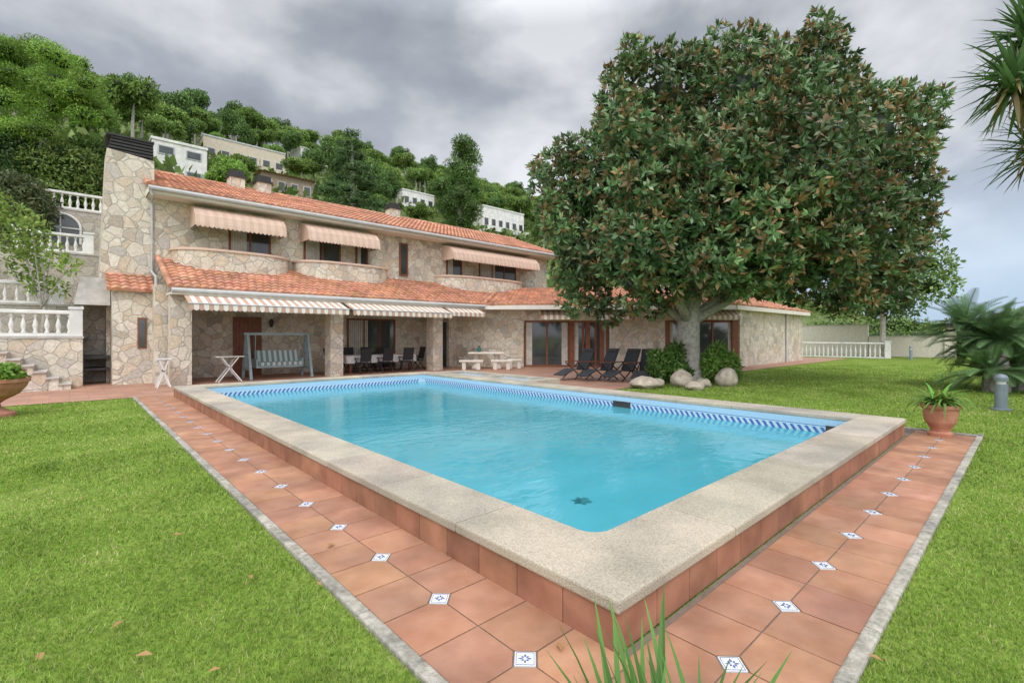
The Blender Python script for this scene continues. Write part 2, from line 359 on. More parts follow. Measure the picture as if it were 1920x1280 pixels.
def ptile(x0,x1,y0,y1,cuts):
    c=.078; x0+=GP;x1-=GP;y0+=GP;y1-=GP; poly=[]
    for (x,y,key) in ((x0,y0,0),(x1,y0,1),(x1,y1,2),(x0,y1,3)):
        sx=1 if x==x0 else -1; sy=1 if y==y0 else -1
        if key in cuts:
            p1=(x,y+sy*c);p2=(x+sx*c,y)
            poly+= [p1,p2] if key in (0,2) else [p2,p1]
        else: poly.append((x,y))
    q=random.uniform(.85,1.09); pm.prism(poly,-.006,random.uniform(.0,.0015),(q,q*random.uniform(.96,1.04),q*random.uniform(.94,1.05)))
def inset(cx,cy):
    h=.0715; pol=lambda r:[(cx-r,cy),(cx,cy-r),(cx+r,cy),(cx,cy+r)]
    im.prism(pol(h),-.006,.001,(.72,.73,.72)); 
    u=(.7071,.7071); v=(-.7071,.7071); bl=(.10,.14,.30)
    for s in (-1,1):
        im.ob((cx,cy),u,v,-.045,.045,s*.043-.0015,s*.043+.0015,.0012,.0022,bl)
        im.ob((cx,cy),v,u,-.0414,.0414,s*.043-.0015,s*.043+.0015,.0012,.0024,bl)
    for k in range(8):
        a=k*math.pi/4; dx,dy=math.cos(a),math.sin(a); r=.034 if k%2 else .026
        im.prism([(cx+dx*.008,cy+dy*.008),(cx+dx*r*.6-dy*.006,cy+dy*r*.6+dx*.006),(cx+dx*r,cy+dy*r),(cx+dx*r*.6+dy*.006,cy+dy*r*.6-dx*.006)][::-1],.0012,.0025,bl)
Y0=1.66; xm=1.6125; ymr=.97
for k in range(-3,38):
    y0=Y0+T*k;y1=y0+T
    if y0<.5: continue
    ins=(k%2==0)
    ptile(xm-T,xm,y0,y1,{1} if ins else {2}); ptile(xm,xm+T,y0,y1,{0} if ins else {3})
    if ins and y0>1: inset(xm,y0)
for k in range(0,23):
    x0=2.31+T*(k-1)+.0; x1=x0+T
    if x0>10.2: break
    ins=(k%2==1)
    ptile(x0,x1,ymr-T,ymr,{3} if ins else {2}); ptile(x0,x1,ymr,ymr+T,{0} if ins else {1})
    if ins: inset(x0,ymr)
pb=base.build('path',M['grout'],kind='structure')
pm.build('paving_tile',M['terra'],pb,bevel=.003,kind='stuff'); im.build('inset_tile',M['inset'],pb,kind='stuff')
k=MB()
for i in range(15): k.box(1.17,1.245,.54+1.0*i,1.537+1.0*i,-.03,.016)
for i in range(10): k.box(1.25+.93*i,2.177+.93*i,.54,.615,-.03,.016)
k.box(10.355,10.43,.54,1.62,-.03,.016)
k.build('kerb',M['kerb'],bevel=.012,kind='structure')
p=MB()
def quad(mb,pts,z): mb.add([(x,y,z) for x,y in pts],[tuple(range(len(pts)))])
quad(p,[(-8,15.45),(9.62,15.45),(9.62,22),(-8,22)],-.003); quad(p,[(1.25,15.02),(9.62,15.02),(9.62,15.45),(1.25,15.45)],-.003)
quad(p,[(9.62,8.3),(14.3,8.3),(14.3,22),(9.62,22)],-.003); quad(p,[(14.3,8.8),(40,8.8),(40,22),(14.3,22)],-.003)
p.build('patio',M['patio'],kind='structure')
# ------------------------------------------------------------ pool
pool=thing('swimming_pool',(PX0,PY0,0),'raised rectangular swimming pool with granite coping and terracotta sides','pool')
b=MB(); fz=-1.4
b.box(1.99,IX0,1.40,14.96,fz,.197); b.box(IX1,9.56,1.40,14.96,fz,.197); b.box(IX0,IX1,1.40,IY0,fz,.197); b.box(IX0,IX1,IY1,14.96,fz,.197); b.box(IX0,IX1,IY0,IY1,fz-.1,fz)
b.build('basin',M['basin'],pool)
w=MB()
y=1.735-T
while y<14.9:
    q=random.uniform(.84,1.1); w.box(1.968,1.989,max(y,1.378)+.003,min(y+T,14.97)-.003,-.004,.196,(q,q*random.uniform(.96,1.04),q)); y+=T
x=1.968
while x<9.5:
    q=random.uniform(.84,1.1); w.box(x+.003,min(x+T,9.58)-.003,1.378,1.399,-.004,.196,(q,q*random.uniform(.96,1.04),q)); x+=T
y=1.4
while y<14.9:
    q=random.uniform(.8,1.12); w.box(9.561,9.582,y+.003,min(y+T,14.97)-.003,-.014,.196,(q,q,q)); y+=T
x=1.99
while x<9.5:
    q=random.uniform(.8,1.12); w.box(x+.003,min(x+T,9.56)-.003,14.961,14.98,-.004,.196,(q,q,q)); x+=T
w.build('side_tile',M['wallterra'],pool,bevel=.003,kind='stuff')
c=MB(); z0,z1=.198,.268
def rq(): 
    q=random.uniform(.88,1.05); return (q,q*random.uniform(.98,1.02),q*random.uniform(.95,1.03))
r=.14; arc=[(IX0+r-r*math.sin(a),IY0+r-r*math.cos(a)) for a in [math.pi/2*i/6 for i in range(7)]]
c.prism([(PX0,PY0),(3.3,PY0),(3.3,IY0)]+arc+[(IX0,2.7),(PX0,2.7)],z0,z1,rq())
ys_=np.linspace(2.7,15.0,12)
for i in range(11):
    c.box(PX0,IX0,ys_[i]+.004,ys_[i+1]-.002,z0,z1,rq()); c.box(IX1,PX1,(ys_[i] if i else 1.92)+.004,ys_[i+1]-.002,z0,z1,rq())
xs_=np.linspace(3.3,PX1,7)
for i in range(6): c.box(xs_[i]+.004,xs_[i+1]-.002,PY0,IY0,z0,z1,rq())
xs_=np.linspace(IX0,IX1,7)
for i in range(6): c.box(xs_[i]+.004,xs_[i+1]-.002,IY1,PY1,z0,z1,rq())
c.build('coping',M['cope'],pool,bevel=.014)
m1=MB();m2=MB();m3=MB()
m1.box(IX1-.004,IX1,IY0,IY1,.085,.196); m1.box(IX0,IX1-.005,IY1-.004,IY1,.085,.196)
m2.box(IX1-.004,IX1,IY0,IY1,-.12,.084); m2.box(IX0,IX1-.005,IY1-.004,IY1,-.12,.084)
y=IY0+.02
while y<IY1-.2:
    m3.add([(IX1-.007,y,-.03),(IX1-.007,y+.052,-.03),(IX1-.007,y+.115,.062),(IX1-.007,y+.063,.062)],[(0,1,2,3)]); y+=.112
x=IX0+.02
while x<IX1-.2:
    m3.add([(x,IY1-.007,-.03),(x+.052,IY1-.007,-.03),(x+.115,IY1-.007,.062),(x+.063,IY1-.007,.062)],[(0,1,2,3)]); x+=.112
m3.box(IX1-.006,IX1-.003,IY0,IY1,.080,.090)
m1.build('mosaic_band',M['band'],pool); m2.build('waterline_band',M['bandw'],pool); m3.build('waterline_pattern',M['bandb'],pool)
for (a,bb) in ((2.0,2.3),(6.0,6.45)):
    MB().box(IX1-.02,IX1-.0085,a,bb,-.06,.10).build('skimmer_opening',M['dark'],pool)
dr=MB(); dr.lathe(4.0,3.6,[(.0,-1.399),(.16,-1.398),(.15,-1.37),(.02,-1.36)],16); dr.build('floor_drain',M['dark'],pool)
a=MB(); a.box(9.62,9.9,9.9,14.8,-.01,.25,rq()); a.box(10.85,11.12,9.9,14.8,-.01,.25,rq()); a.box(9.9,10.85,9.9,10.18,-.01,.25,rq()); a.box(9.9,10.85,14.5,14.8,-.01,.25,rq())
a.box(9.9,10.85,12.2,12.45,-.01,.24,rq()); a.build('annex_coping',M['cope'],pool,bevel=.012)
MB().box(9.9,10.85,10.18,14.5,-.01,.16).build('annex_basin',M['band'],pool)
wt=MB(); quad(wt,[(IX0,IY0),(IX1-.008,IY0),(IX1-.008,IY1-.008),(IX0,IY1-.008)],-.03); wt.build('water',M['water'],kind='structure')
lf=MB(); 
for q in range(6):
    a=q*1.05; lf.add([(0,0,.012),(.05*math.cos(a)-.03*math.sin(a),.05*math.sin(a)+.03*math.cos(a),.02),(.11*math.cos(a),.11*math.sin(a),.008),(.05*math.cos(a)+.03*math.sin(a),.05*math.sin(a)-.03*math.cos(a),.004)],[(0,1,2,3)],(.03,.20,.22))
cl=lf.build('leaf_cluster',M['leaf']); x,y=P(1090,4.6); cl.location=(x,y,-.028); tag(cl,'clump of dark wet leaves floating near the front corner of the pool','leaves')
# ------------------------------------------------------------ villa
V=thing('stone_villa',(2.2,18.3,0),'two storey villa clad in beige crazy paving stone with orange tiled roofs','house')
YW=21.0; XL,XR=2.2,22.3
w=MB(); w.box(XL,XR,YW,28,0,6.55); 
w.add([(XL+.01,21,6.5),(XL+.01,28,6.5),(XL+.01,24.5,8.05)],[(0,1,2)]); w.add([(XR-.01,21,6.5),(XR-.01,28,6.5),(XR-.01,24.5,8.05)],[(0,1,2)])
w.build('wall',M['stone'],V)
rf=MB(); tile_roof(rf,(1.95,20.2,6.66),(22.6,20.2,6.66),(22.6,24.5,8.28),(1.95,24.5,8.28))
rf.add([(1.95,24.5,8.3),(22.6,24.5,8.3),(22.6,28.8,6.66),(1.95,28.8,6.66)],[(0,1,2,3)])
for x in np.arange(1.95,22.5,.4): rf.tube([(x,24.5,8.27),(x+.42,24.5,8.29)],.11,8,(random.uniform(.8,1.1),)*3)
for q in range(12): yy=20.2+q*.36; rf.tube([(1.97,yy,6.68+q*.1355),(1.97,yy+.38,6.68+(q+1)*.1355)],.09,8,(random.uniform(.8,1.1),)*3)
roof=rf.build('roof',M['roof'],V)
for x in (5.5,6.6,13.3):
    MB().box(x-.3,x+.3,24.0,24.6,8,8.6).build('chimney',M['stone'],roof)
    q=MB(); q.box(x-.36,x+.36,23.94,24.66,8.6,8.68); q.box(x-.28,x+.28,24.02,24.58,8.68,8.92); q.build('chimney_cap',M['dark'],roof)
e=MB(); e.box(1.97,22.6,20.22,20.26,6.42,6.64); e.box(1.97,22.6,20.26,21,6.40,6.46); e.box(1.95,1.99,20.26,28.7,6.4,6.6); e.build('soffit',M['soffit'],V)
MB().tube([(1.95,20.14,6.56),(22.6,20.14,6.56)],.075,8).build('gutter',M['eave'],V); MB().tube([(2.3,17.93,2.98),(14.72,17.93,2.98)],.07,8).build('gutter',M['eave'],V)
dp=MB(); dp.tube([(2.02,20.14,6.5),(2.05,20.2,6.35),(2.12,20.93,6.2),(2.12,20.93,3.8),(2.10,19.62,3.5),(2.10,19.62,0)],.045,8); dp.build('downpipe',M['eave'],V)
rf=MB(); tile_roof(rf,(2.3,17.95,3.06),(14.7,17.95,3.06),(18.4,21.0,4.3),(2.3,21.0,4.3))
for q in range(9): rf.tube([(2.3,17.95+q*.36,3.1+q*.146),(2.3,17.95+(q+1.05)*.36,3.1+(q+1)*.146)],.09,8,(random.uniform(.8,1.1),)*3)
O0=(14.4,19.75); U=(RX,RY); NN=(FX,FY)
def WP(u,n,z): return (O0[0]+U[0]*u+NN[0]*n,O0[1]+U[1]*u+NN[1]*n,z)
K=(23.7,9.7,3.06); Qp=(27.5,14.5,4.55)
tile_roof(rf,(14.7,17.95,3.06),K,Qp,(18.4,21.0,4.3)); tile_roof(rf,K,(34.8,9.7,3.06),(34.8,14.5,4.55),Qp)
for (a_,b_) in ((Vector((14.7,17.95,3.12)),Vector((18.4,21,4.36))),(Vector(K)+Vector((0,0,.06)),Vector(Qp)+Vector((0,0,.06)))):
    for q in range(12): rf.tube([a_.lerp(b_,q/12),a_.lerp(b_,(q+1.1)/12)],.1,8,(random.uniform(.8,1.1),)*3)
rf.build('porch_roof',M['roof'],V)
e=MB(); e.box(2.3,14.69,17.98,18.02,2.84,3.04); e.prism([(2.3,18.02),(14.6,18.02),(14.6,21),(2.3,21)],2.86,2.92)
e.prism([(14.7,18.0),(23.7,9.74),(34.8,9.74),(34.8,11),(20,18.5),(16.5,21),(14.6,21)],2.86,2.92); 
e.ob((14.7,17.97),(0.7325,-.6807),(.6807,.7325),0,12.1,0,.04,2.84,3.04); e.box(23.7,34.8,9.7,9.74,2.84,3.04); e.build('porch_soffit',M['soffit'],V)
for i,(x0,x1) in enumerate(((2.32,2.88),(7.35,7.85),(12.0,12.5))): MB().box(x0,x1,18.25,18.8,0,2.6).build('column',M['stone'],V)
MB().box(2.32,14.2,18.27,18.78,2.602,2.857).build('porch_beam',M['stone'],V)
MB().box(2.0,2.4,18.95,21,0,3.2).build('porch_side_wall',M['stone'],V); MB().box(13.9,14.38,19.75,21,0,2.86).build('porch_end_wall',M['stone'],V)
MB().box(1.0,2.03,19.7,21.0,0,3.0).build('annexe_wall',M['stone'],V); MB().box(.9,1.6,21.0,22.6,0,3.2).build('chimney_base',M['stone'],V)
q=MB(); tile_roof(q,(.85,19.5,3.02),(2.08,19.5,3.02),(2.08,21.0,3.66),(.85,21.0,3.66)); q.build('annexe_roof',M['roof'],V)
f=MB().box(1.62,1.86,19.66,19.705,1.15,2.15).build('window',M['wood'],V); MB().box(1.66,1.82,19.645,19.662,1.2,2.1).build('pane',M['glass'],f)
q=MB(); q.add([(.72,20.95,3.2),(2.2,20.95,3.2),(2.2,22.7,3.2),(.72,22.7,3.2),(.92,21.02,7.85),(2.2,21.02,7.7),(2.2,22.5,7.7),(.92,22.5,7.85)],MB.HF)
chm=q.build('chimney_stack',M['stone'],V)
q=MB()
for i in range(5): q.box(.95+.02*i,2.18,21.05,22.4,7.80+.11*i,7.87+.11*i)
q.box(1.1,2.1,21.2,22.3,7.7,8.25); q.box(.9,2.2,21.0,22.5,8.32,8.38); q.build('chimney_cowl',M['dark'],chm)
def win(x0,x1,z0,z1,y=YW,cols=2,rows=1,curt=True,name='window',par=V):
    q=MB(); fr=.07; yy=y-.06
    q.box(x0,x0+fr,yy,y,z0,z1); q.box(x1-fr,x1,yy,y,z0,z1); q.box(x0+fr,x1-fr,yy,y,z1-fr,z1); q.box(x0+fr,x1-fr,yy,y,z0,z0+fr)
    for i in range(1,cols): xx=x0+(x1-x0)*i/cols; q.box(xx-.035,xx+.035,yy,y,z0+fr,z1-fr)
    for i in range(1,rows): zz=z0+(z1-z0)*i/rows; q.box(x0+fr,x1-fr,yy+.01,y,zz-.02,zz+.02)
    f=q.build(name,M['wood'],par)
    MB().box(x0+fr,x1-fr,y-.03,y-.012,z0+fr,z1-fr).build('pane',M['glass'],f)
    if curt:
        q=MB(); n=10; a=x0+fr+.02; bb=x0+(x1-x0)*.42
        for i in range(n): q.box(a+(bb-a)*i/n,a+(bb-a)*(i+.8)/n,y-.034-.004*(i%2),y-.0305,z0+fr,z1-fr)
        q.build('curtain',M['curtain'],f)
for x0,x1,z0,z1,cc in ((4.5,6.0,3.9,5.85,2),(7.3,8.9,3.9,5.85,2),(9.6,10.2,3.9,5.7,1),(14.6,15.6,3.9,5.8,1),(16.8,19.6,3.9,5.8,3)): win(x0,x1,z0,z1,cols=cc)
win(11.83,12.3,4.5,6.1,cols=1,curt=False)
win(9.2,11.6,.05,2.35,cols=3)
q=MB(); q.box(4.65,5.65,20.93,21,0,2.3)
for i in range(6): q.box(4.72+.15*i,4.83+.15*i,20.91,20.93,.1,2.2)
q.build('door',M['wood'],V)
MB().box(13.87,13.895,19.95,20.85,.02,2.25).build('side_door',M['glass'],V)
q=MB(); q.lathe(6.0,20.86,[(.02,1.9),(.07,1.95),(.09,2.15),(.03,2.24)],8); q.build('wall_lantern',M['dark'],V)
for x0,x1 in ((2.75,6.55),(6.95,10.95),(14.0,19.7)):
    pts=[]
    for i in range(25):
        t=-1+2*i/24; s=math.sin(t*math.pi/2); pts.append(((x0+x1)/2+(x1-x0)/2*s, YW-.02-1.0*(1-abs(s)**3.2)**(1/2.2)))
    q=MB(); q.ribbon(pts,.18,3.2,4.6); bl=q.build('balcony',M['stone'],V)
    q=MB(); q.ribbon(pts,.27,4.6,4.68); q.build('balcony_rail',M['awn'],bl)
def awning(x0,x1,prof,sw,c1,c2,m,name,scal=.05,sides=True):
    q=MB(); n=int((x1-x0)/sw); n=max(n,2)
    for i in range(n):
        a=x0+(x1-x0)*i/n; bb=x0+(x1-x0)*(i+1)/n; t=c1 if i%2 else c2; vs=[];fs=[]
        for y,z in prof: vs+=[(a,y,z),(bb,y,z)]
        for j in range(len(prof)-1): fs.append((2*j,2*j+1,2*j+3,2*j+2))
        ly,lz=prof[-1]; b0=len(vs)
        vs+=[(a+(bb-a)*.15,ly,lz-scal*.6),((a+bb)/2,ly,lz-scal),(a+(bb-a)*.85,ly,lz-scal*.6)]; fs.append((b0-2,b0,b0+1,b0+2,b0-1))
        q.add(vs,fs,t)
    if sides:
        for x in (x0,x1): q.add([(x,y,z) for y,z in prof]+[(x,prof[0][0],prof[-1][1])],[tuple(range(len(prof)+1))],c1)
    return q.build(name,m,V)
pf=[(20.98,6.28),(20.6,6.24),(20.25,6.08),(20.02,5.85),(19.95,5.6),(19.93,5.48)]
for x0,x1 in ((3.25,6.3),(7.15,10.3),(14.35,20.6)): awning(x0,x1,pf,.14,(1,1,1),(.9,.88,.86),M['awn'],'window_awning',.07)
pp=[(17.99,2.84),(17.10,2.53),(17.09,2.37)]
cw=(.72,.67,.59); ct=(.50,.33,.24)
awning(2.62,7.58,pp,.13,cw,ct,M['stripe'],'porch_awning',.05,False); awning(7.74,12.2,pp,.13,cw,ct,M['stripe'],'porch_awning',.05,False)
awning(12.4,14.4,[(17.99,2.84),(17.5,2.62),(17.49,2.48)],.13,cw,ct,M['stripe'],'porch_awning',.05,False)
for x0,x1 in ((2.6,7.6),(7.72,12.22)): MB().tube([(x0,17.10,2.54),(x1,17.10,2.54)],.025,6).build('awning_bar',M['eave'],V)
w=MB(); ft=.35
for u0,u1 in ((0,3.36),(7.7,10.5)): w.ob(O0,U,NN,u0,u1,0,ft,0,2.86)
for u0,u1 in ((3.36,7.7),(10.5,14.2)): w.ob(O0,U,NN,u0,u1,0,ft,2.36,2.86)
w.build('wing_wall',M['stone'],V)
q=MB(); q.box(24.95,34.6,10.1,10.45,0,3.0); q.box(34.25,34.6,10.45,16,0,3.0); q.build('wing_end_wall',M['stone'],V)
MB().box(24.9,34.7,14.4,14.6,0,4.5).build('wing_inner_wall',M['stone'],V)
def gl(u0,u1,n,z1=2.34):
    q=MB(); fr=.09
    q.ob(O0,U,NN,u0,u0+fr,.1,.22,0,z1); q.ob(O0,U,NN,u1-fr,u1,.1,.22,0,z1); q.ob(O0,U,NN,u0+fr,u1-fr,.1,.22,z1-.1,z1); q.ob(O0,U,NN,u0+fr,u1-fr,.1,.22,0,.09)
    for i in range(1,n): uu=u0+(u1-u0)*i/n; q.ob(O0,U,NN,uu-.045,uu+.045,.1,.22,.09,z1-.1)
    f=q.build('sliding_door',M['wood'],V); MB().ob(O0,U,NN,u0+fr,u1-fr,.15,.17,.09,z1-.1).build('pane',M['glass'],f)
    for st_ in (u0+fr,u1-fr-.32):
        q=MB()
        for i in range(6): a=st_+.05*i; q.ob(O0,U,NN,a,a+.052,.142-.004*(i%2),.148,.09,z1-.1)
        q.build('curtain',M['curtain'],f)
    return f
gl(3.4,5.7,2); gl(5.75,7.65,3); gl(10.55,14.15,3)
for u0 in (5.7,6.5,7.2): MB().ob(O0,U,NN,u0,u0+.22,.02,.099,0,2.33).build('shutter',M['wood'],V)
MB().ob(O0,U,NN,10.5,10.75,.0,.099,0,2.35).build('shutter',M['wood'],V); MB().ob(O0,U,NN,13.9,14.2,.0,.099,0,2.35).build('shutter',M['wood'],V)
def wawn(u0,u1):
    q=MB(); n=int((u1-u0)/.13)
    for i in range(n):
        a_,b_=u0+(u1-u0)*i/n,u0+(u1-u0)*(i+1)/n
        q.add([WP(a_,-.2,2.84),WP(b_,-.2,2.84),WP(b_,-.9,2.55),WP(a_,-.9,2.55),WP(b_,-.9,2.36),WP(a_,-.9,2.36)],[(0,1,2,3),(3,2,4,5)],cw if i%2 else ct)
    q.build('porch_awning',M['stripe'],V)
wawn(4.2,5.6); wawn(6.9,8.6); wawn(10.6,14.0)
MB().tube([(31.5,10.02,2.9),(31.5,10.02,0)],.06,8).build('downpipe',M['eave'],V)
# ------------------------------------------------------------ balustrades
bprof=[(.055,0),(.055,.05),(.03,.07),(.06,.17),(.066,.24),(.045,.33),(.026,.42),(.026,.46),(.045,.48),(.05,.52),(.05,.56)]
def balustrade(label,p0,p1,z,nb,group=None,hh=.78,dz=0,posts=(0,1)):
    t=thing('balustrade',(p0[0],p0[1],z),label,'balustrade',group)
    L=math.hypot(p1[0]-p0[0],p1[1]-p0[1]); u=((p1[0]-p0[0])/L,(p1[1]-p0[1])/L); n=(-u[1],u[0]); s=(hh-.2)/.56
    MB().ob(p0,u,n,0,L,-.09,.09,z,z+.09).build('plinth',M['white'],t)
    MB().ob(p0,u,n,0,L,-.1,.1,z+hh-.11,z+hh).build('rail',M['white'],t,bevel=.02)
    for e in posts:
        q=MB(); q.ob(p0,u,n,e*L-.15,e*L+.15,-.15,.15,z-.0,z+hh+.05); q.ob(p0,u,n,e*L-.18,e*L+.18,-.18,.18,z+hh+.05,z+hh+.12); q.build('post',M['white'],t)
    q=MB(); q.lathe(0,0,[(r_,.09+h_*s) for r_,h_ in bprof],8); b0=q.build('baluster',M['white'],t,local=True,smooth=True)
    for i in range(nb):
        o=b0 if i==0 else b0.copy()
        if i: col.objects.link(o)
        f=(i+.6)/(nb+.2)*L; o.location=(u[0]*f,u[1]*f,0)
    return t
balustrade('long white balustrade at the far end of the lawn beyond the wing',(41.5,12.3),(41.8,6.9),0,19,hh=1.1,posts=(1,))
balustrade('white balustrade on the lowest stone terrace wall above the steps',(-3.4,20.2),(.15,20.2),1.552,14)
balustrade('white balustrade on the middle terrace in front of teal shutters',(-5,24.1),(-.3,24.1),2.702,16)
balustrade('white balustrade below the arched window on the upper terrace',(-1.5,27.1),(.6,27.1),5.002,8)
balustrade('topmost white balustrade under the big pine by the chimney',(-1.2,29.7),(1.5,29.7),7.302,10)
def wallthing(label,x0,x1,y0,y1,z0,z1,m=M['stone2'],name='garden_wall'):
    t=thing(name,((x0+x1)/2,(y0+y1)/2,z0),label,'wall'); MB().box(x0,x1,y0,y1,z0,z1).build('masonry',m,t)
    MB().box(x0-.03,x1+.03,y0-.03,y1+.03,z1,z1+.07).build('wall_cap',M['conc'],t); return t
wallthing('tall pale garden wall behind the far balustrade',46.2,46.5,8.9,16,0,2.4,M['pale'])
wallthing('lower pale garden wall right of the tall garden wall',46.2,46.5,4.4,8.85,0,1.5,M['pale'])
t=thing('gate_pillar',(46.35,4.1,0),'square stone gate pillar with ball at the right end of the lower garden wall','pillar')
q=MB(); q.box(46.05,46.65,3.8,4.38,0,1.9); q.box(45.98,46.72,3.75,4.45,1.9,2.0); q.build('shaft',M['pale'],t)
q=MB(); q.lathe(46.35,4.1,[(.05,2.0),(.22,2.1),(.28,2.27),(.22,2.45),(.03,2.54)],12); q.build('ball_finial',M['pale'],t,smooth=True)
wallthing('lowest beige stone retaining wall beside the garden steps',-9,.3,20.0,20.4,-.01,1.48,M['stone'],'retaining_wall')
wallthing('second stone retaining wall under the middle balustrade',-9,1.0,23.9,24.3,1.3,2.63,M['stone2'],'retaining_wall')
wallthing('third stone retaining wall behind the small leafy tree',-9,2.0,26.9,27.3,2.5,4.93,M['stone2'],'retaining_wall')
t4=wallthing('highest stone retaining wall with an arched window opening',-9,2.1,29.5,29.9,4.8,7.23,M['stone2'],'retaining_wall')
q=MB(); q.prism([(-.95,29.44),(.35,29.44),(.35,29.5),(-.95,29.5)],5.7,6.4)
vs=[(-.3+.66*math.cos(a),29.44,6.4+.62*math.sin(a)) for a in [math.pi*i/12 for i in range(13)]]
q.add(vs+[(x,29.49,z) for x,_,z in vs],[tuple(range(13))]+[(i,i+1,i+14,i+13) for i in range(12)]); q.build('arched_pane',M['glass'],t4)
q=MB(); q.tube([(-.97,29.42,5.7)]+[(-.3-.68*math.cos(a),29.42,6.4+.64*math.sin(a)) for a in [math.pi*i/12 for i in range(13)]]+[(.37,29.42,5.7)],.05,6); q.bar((-.3,29.42,5.7),(-.3,29.42,7.0),.05); q.bar((-.95,29.42,6.4),(.35,29.42,6.4),.05); q.build('arched_frame',M['white'],t4)
q=MB(); quad(q,[(-12,20.4),(.3,20.4),(.9,23.9),(-12,23.9)],1.46); quad(q,[(-12,24.3),(2,24.3),(2,26.9),(-12,26.9)],2.6); quad(q,[(-12,27.3),(2,27.3),(2,29.5),(-12,29.5)],4.9); q.build('terrace',M['soil'],kind='structure')
sh=thing('shutter_screen',(-3.3,24.9,2.6),'teal slatted screen behind the middle terrace balustrade','screen')
q=MB()
for i in range(9): q.box(-4.6,-2.0,24.9,24.94,2.65+.1*i,2.72+.1*i)
for x in (-4.5,-3.3,-2.1): q.box(x-.04,x+.04,24.941,24.98,2.6,3.55)
q.build('slat_panel',M['teal'],sh)
st=thing('garden_steps',(-.1,19.4,0),'stone garden steps rising left along the retaining wall','steps')
for i in range(8):
    x1=.05-.26*i; MB().box(x1-.30,x1,18.95,19.97,.185*(i+1)-.05,.185*(i+1)).build('tread',M['conc'],st,bevel=.01)
q=MB()
for i in range(8): x1=.03-.26*i; q.box(x1-.258,x1,19.0,19.96,-.01,.185*(i+1)-.052)
q.build('stair_wall',M['stone'],st)
bb=thing('barbecue',(.6,21.2,0),'built in stone barbecue with concrete hood in the dark niche beside the steps','barbecue')
q=MB(); q.box(.32,.98,21.6,21.9,0,2.6); q.box(.25,.32,20.4,21.6,0,2.5); q.build('niche_wall',M['stone2'],bb)
MB().box(.33,.97,20.5,21.58,.82,.92).build('grill_shelf',M['dark'],bb); MB().box(.33,.97,20.5,21.58,.45,.52).build('grill_shelf',M['dark'],bb)
q=MB(); q.add([(.1,20.4,2.55),(.98,20.4,2.55),(.98,21.6,2.55),(.1,21.6,2.55),(.25,20.6,3.45),(.98,20.6,3.45),(.98,21.6,3.45),(.25,21.6,3.45)],MB.HF); q.build('hood',M['conc'],bb)
# ------------------------------------------------------------ furniture
sw=thing('garden_swing',(5.75,19.2,0),'sage green garden swing seat with striped cushion under the porch','swing')
q=MB()
for x in (4.7,6.8):
    for s in (-1,1): q.bar((x,19.2+s*.55,0),(x,19.2+s*.1,1.62),.085)
    q.bar((x,18.78,.35),(x,19.62,.35),.06); q.bar((x,18.95,.9),(x,19.45,.9),.06)
    for s in (-.25,0,.25): q.bar((x,19.2+s,.35),(x,19.2+s*.4,1.5),.04)
q.bar((4.6,19.2,1.63),(6.9,19.2,1.63),.09); q.build('frame',M['swing'],sw)
q=MB(); q.box(4.93,6.57,18.9,19.5,.40,.47); q.box(4.93,4.99,18.9,19.5,.47,.72); q.box(6.51,6.57,18.9,19.5,.47,.72); q.build('seat',M['swing'],sw)
for x in (4.98,6.52): MB().bar((x,19.25,.45),(x,19.2,1.6),.025).build('hanger',M['swing'],sw)
q=MB()
for i in range(16): 
    t=(.50,.53,.50) if i%2 else (.17,.25,.24)
    q.box(5.0+.094*i,5.0+.094*(i+1),18.88,19.45,.475,.60,t); q.add([(5.0+.094*i,19.30,.60),(5.0+.094*(i+1),19.30,.60),(5.0+.094*(i+1),19.44,.60),(5.0+.094*i,19.44,.60),(5.0+.094*i,19.46,1.02),(5.0+.094*(i+1),19.46,1.02),(5.0+.094*(i+1),19.56,1.02),(5.0+.094*i,19.56,1.02)],MB.HF,t)
q.build('cushion',M['stripe'],sw)
def traystand(x,y,w_,label):
    t=thing('tray_stand',(x,y,0),label,'folding stand')
    MB().box(x-w_/2,x+w_/2,y-.22,y+.22,.84,.87).build('top',M['white'],t)
    for dy in (-.18,.18):
        q=MB(); q.bar((x-w_*.42,y+dy,0),(x+w_*.3,y+dy,.84),.035); q.bar((x+w_*.42,y+dy,0),(x-w_*.3,y+dy,.84),.035); q.build('crossed_leg',M['white'],t)
    return t
traystand(4.0,18.6,.85,'white folding stand with crossed legs left of the swing'); traystand(2.1,18.0,.4,'narrow white folding stand against the left porch column')
dt=thing('dining_table',(10,19.6,0),'long dining table under the porch','table')
MB().box(8.4,11.6,19.15,20.15,.68,.72).build('tabletop',M['wood'],dt)
for x in (8.6,11.4):
    for y in (19.3,20.0): MB().box(x-.04,x+.04,y-.04,y+.04,0,.68).build('leg',M['wood'],dt)
q=MB(); q.box(8.36,11.64,19.11,20.19,.722,.735); 
for i in range(32):
    a_=8.36+.1025*i; q.add([(a_,19.11+.012*(i%2),.735),(a_+.1025,19.11+.012*((i+1)%2),.735),(a_+.1025,19.09+.03*((i+1)%2),.42),(a_,19.09+.03*(i%2),.42)],[(0,1,2,3)])
q.box(8.345,8.36,19.11,20.19,.42,.735)
tc_=q.build('tablecloth',M['cloth']); tag(tc_,'cream cloth draped over the long porch dining table','tablecloth')
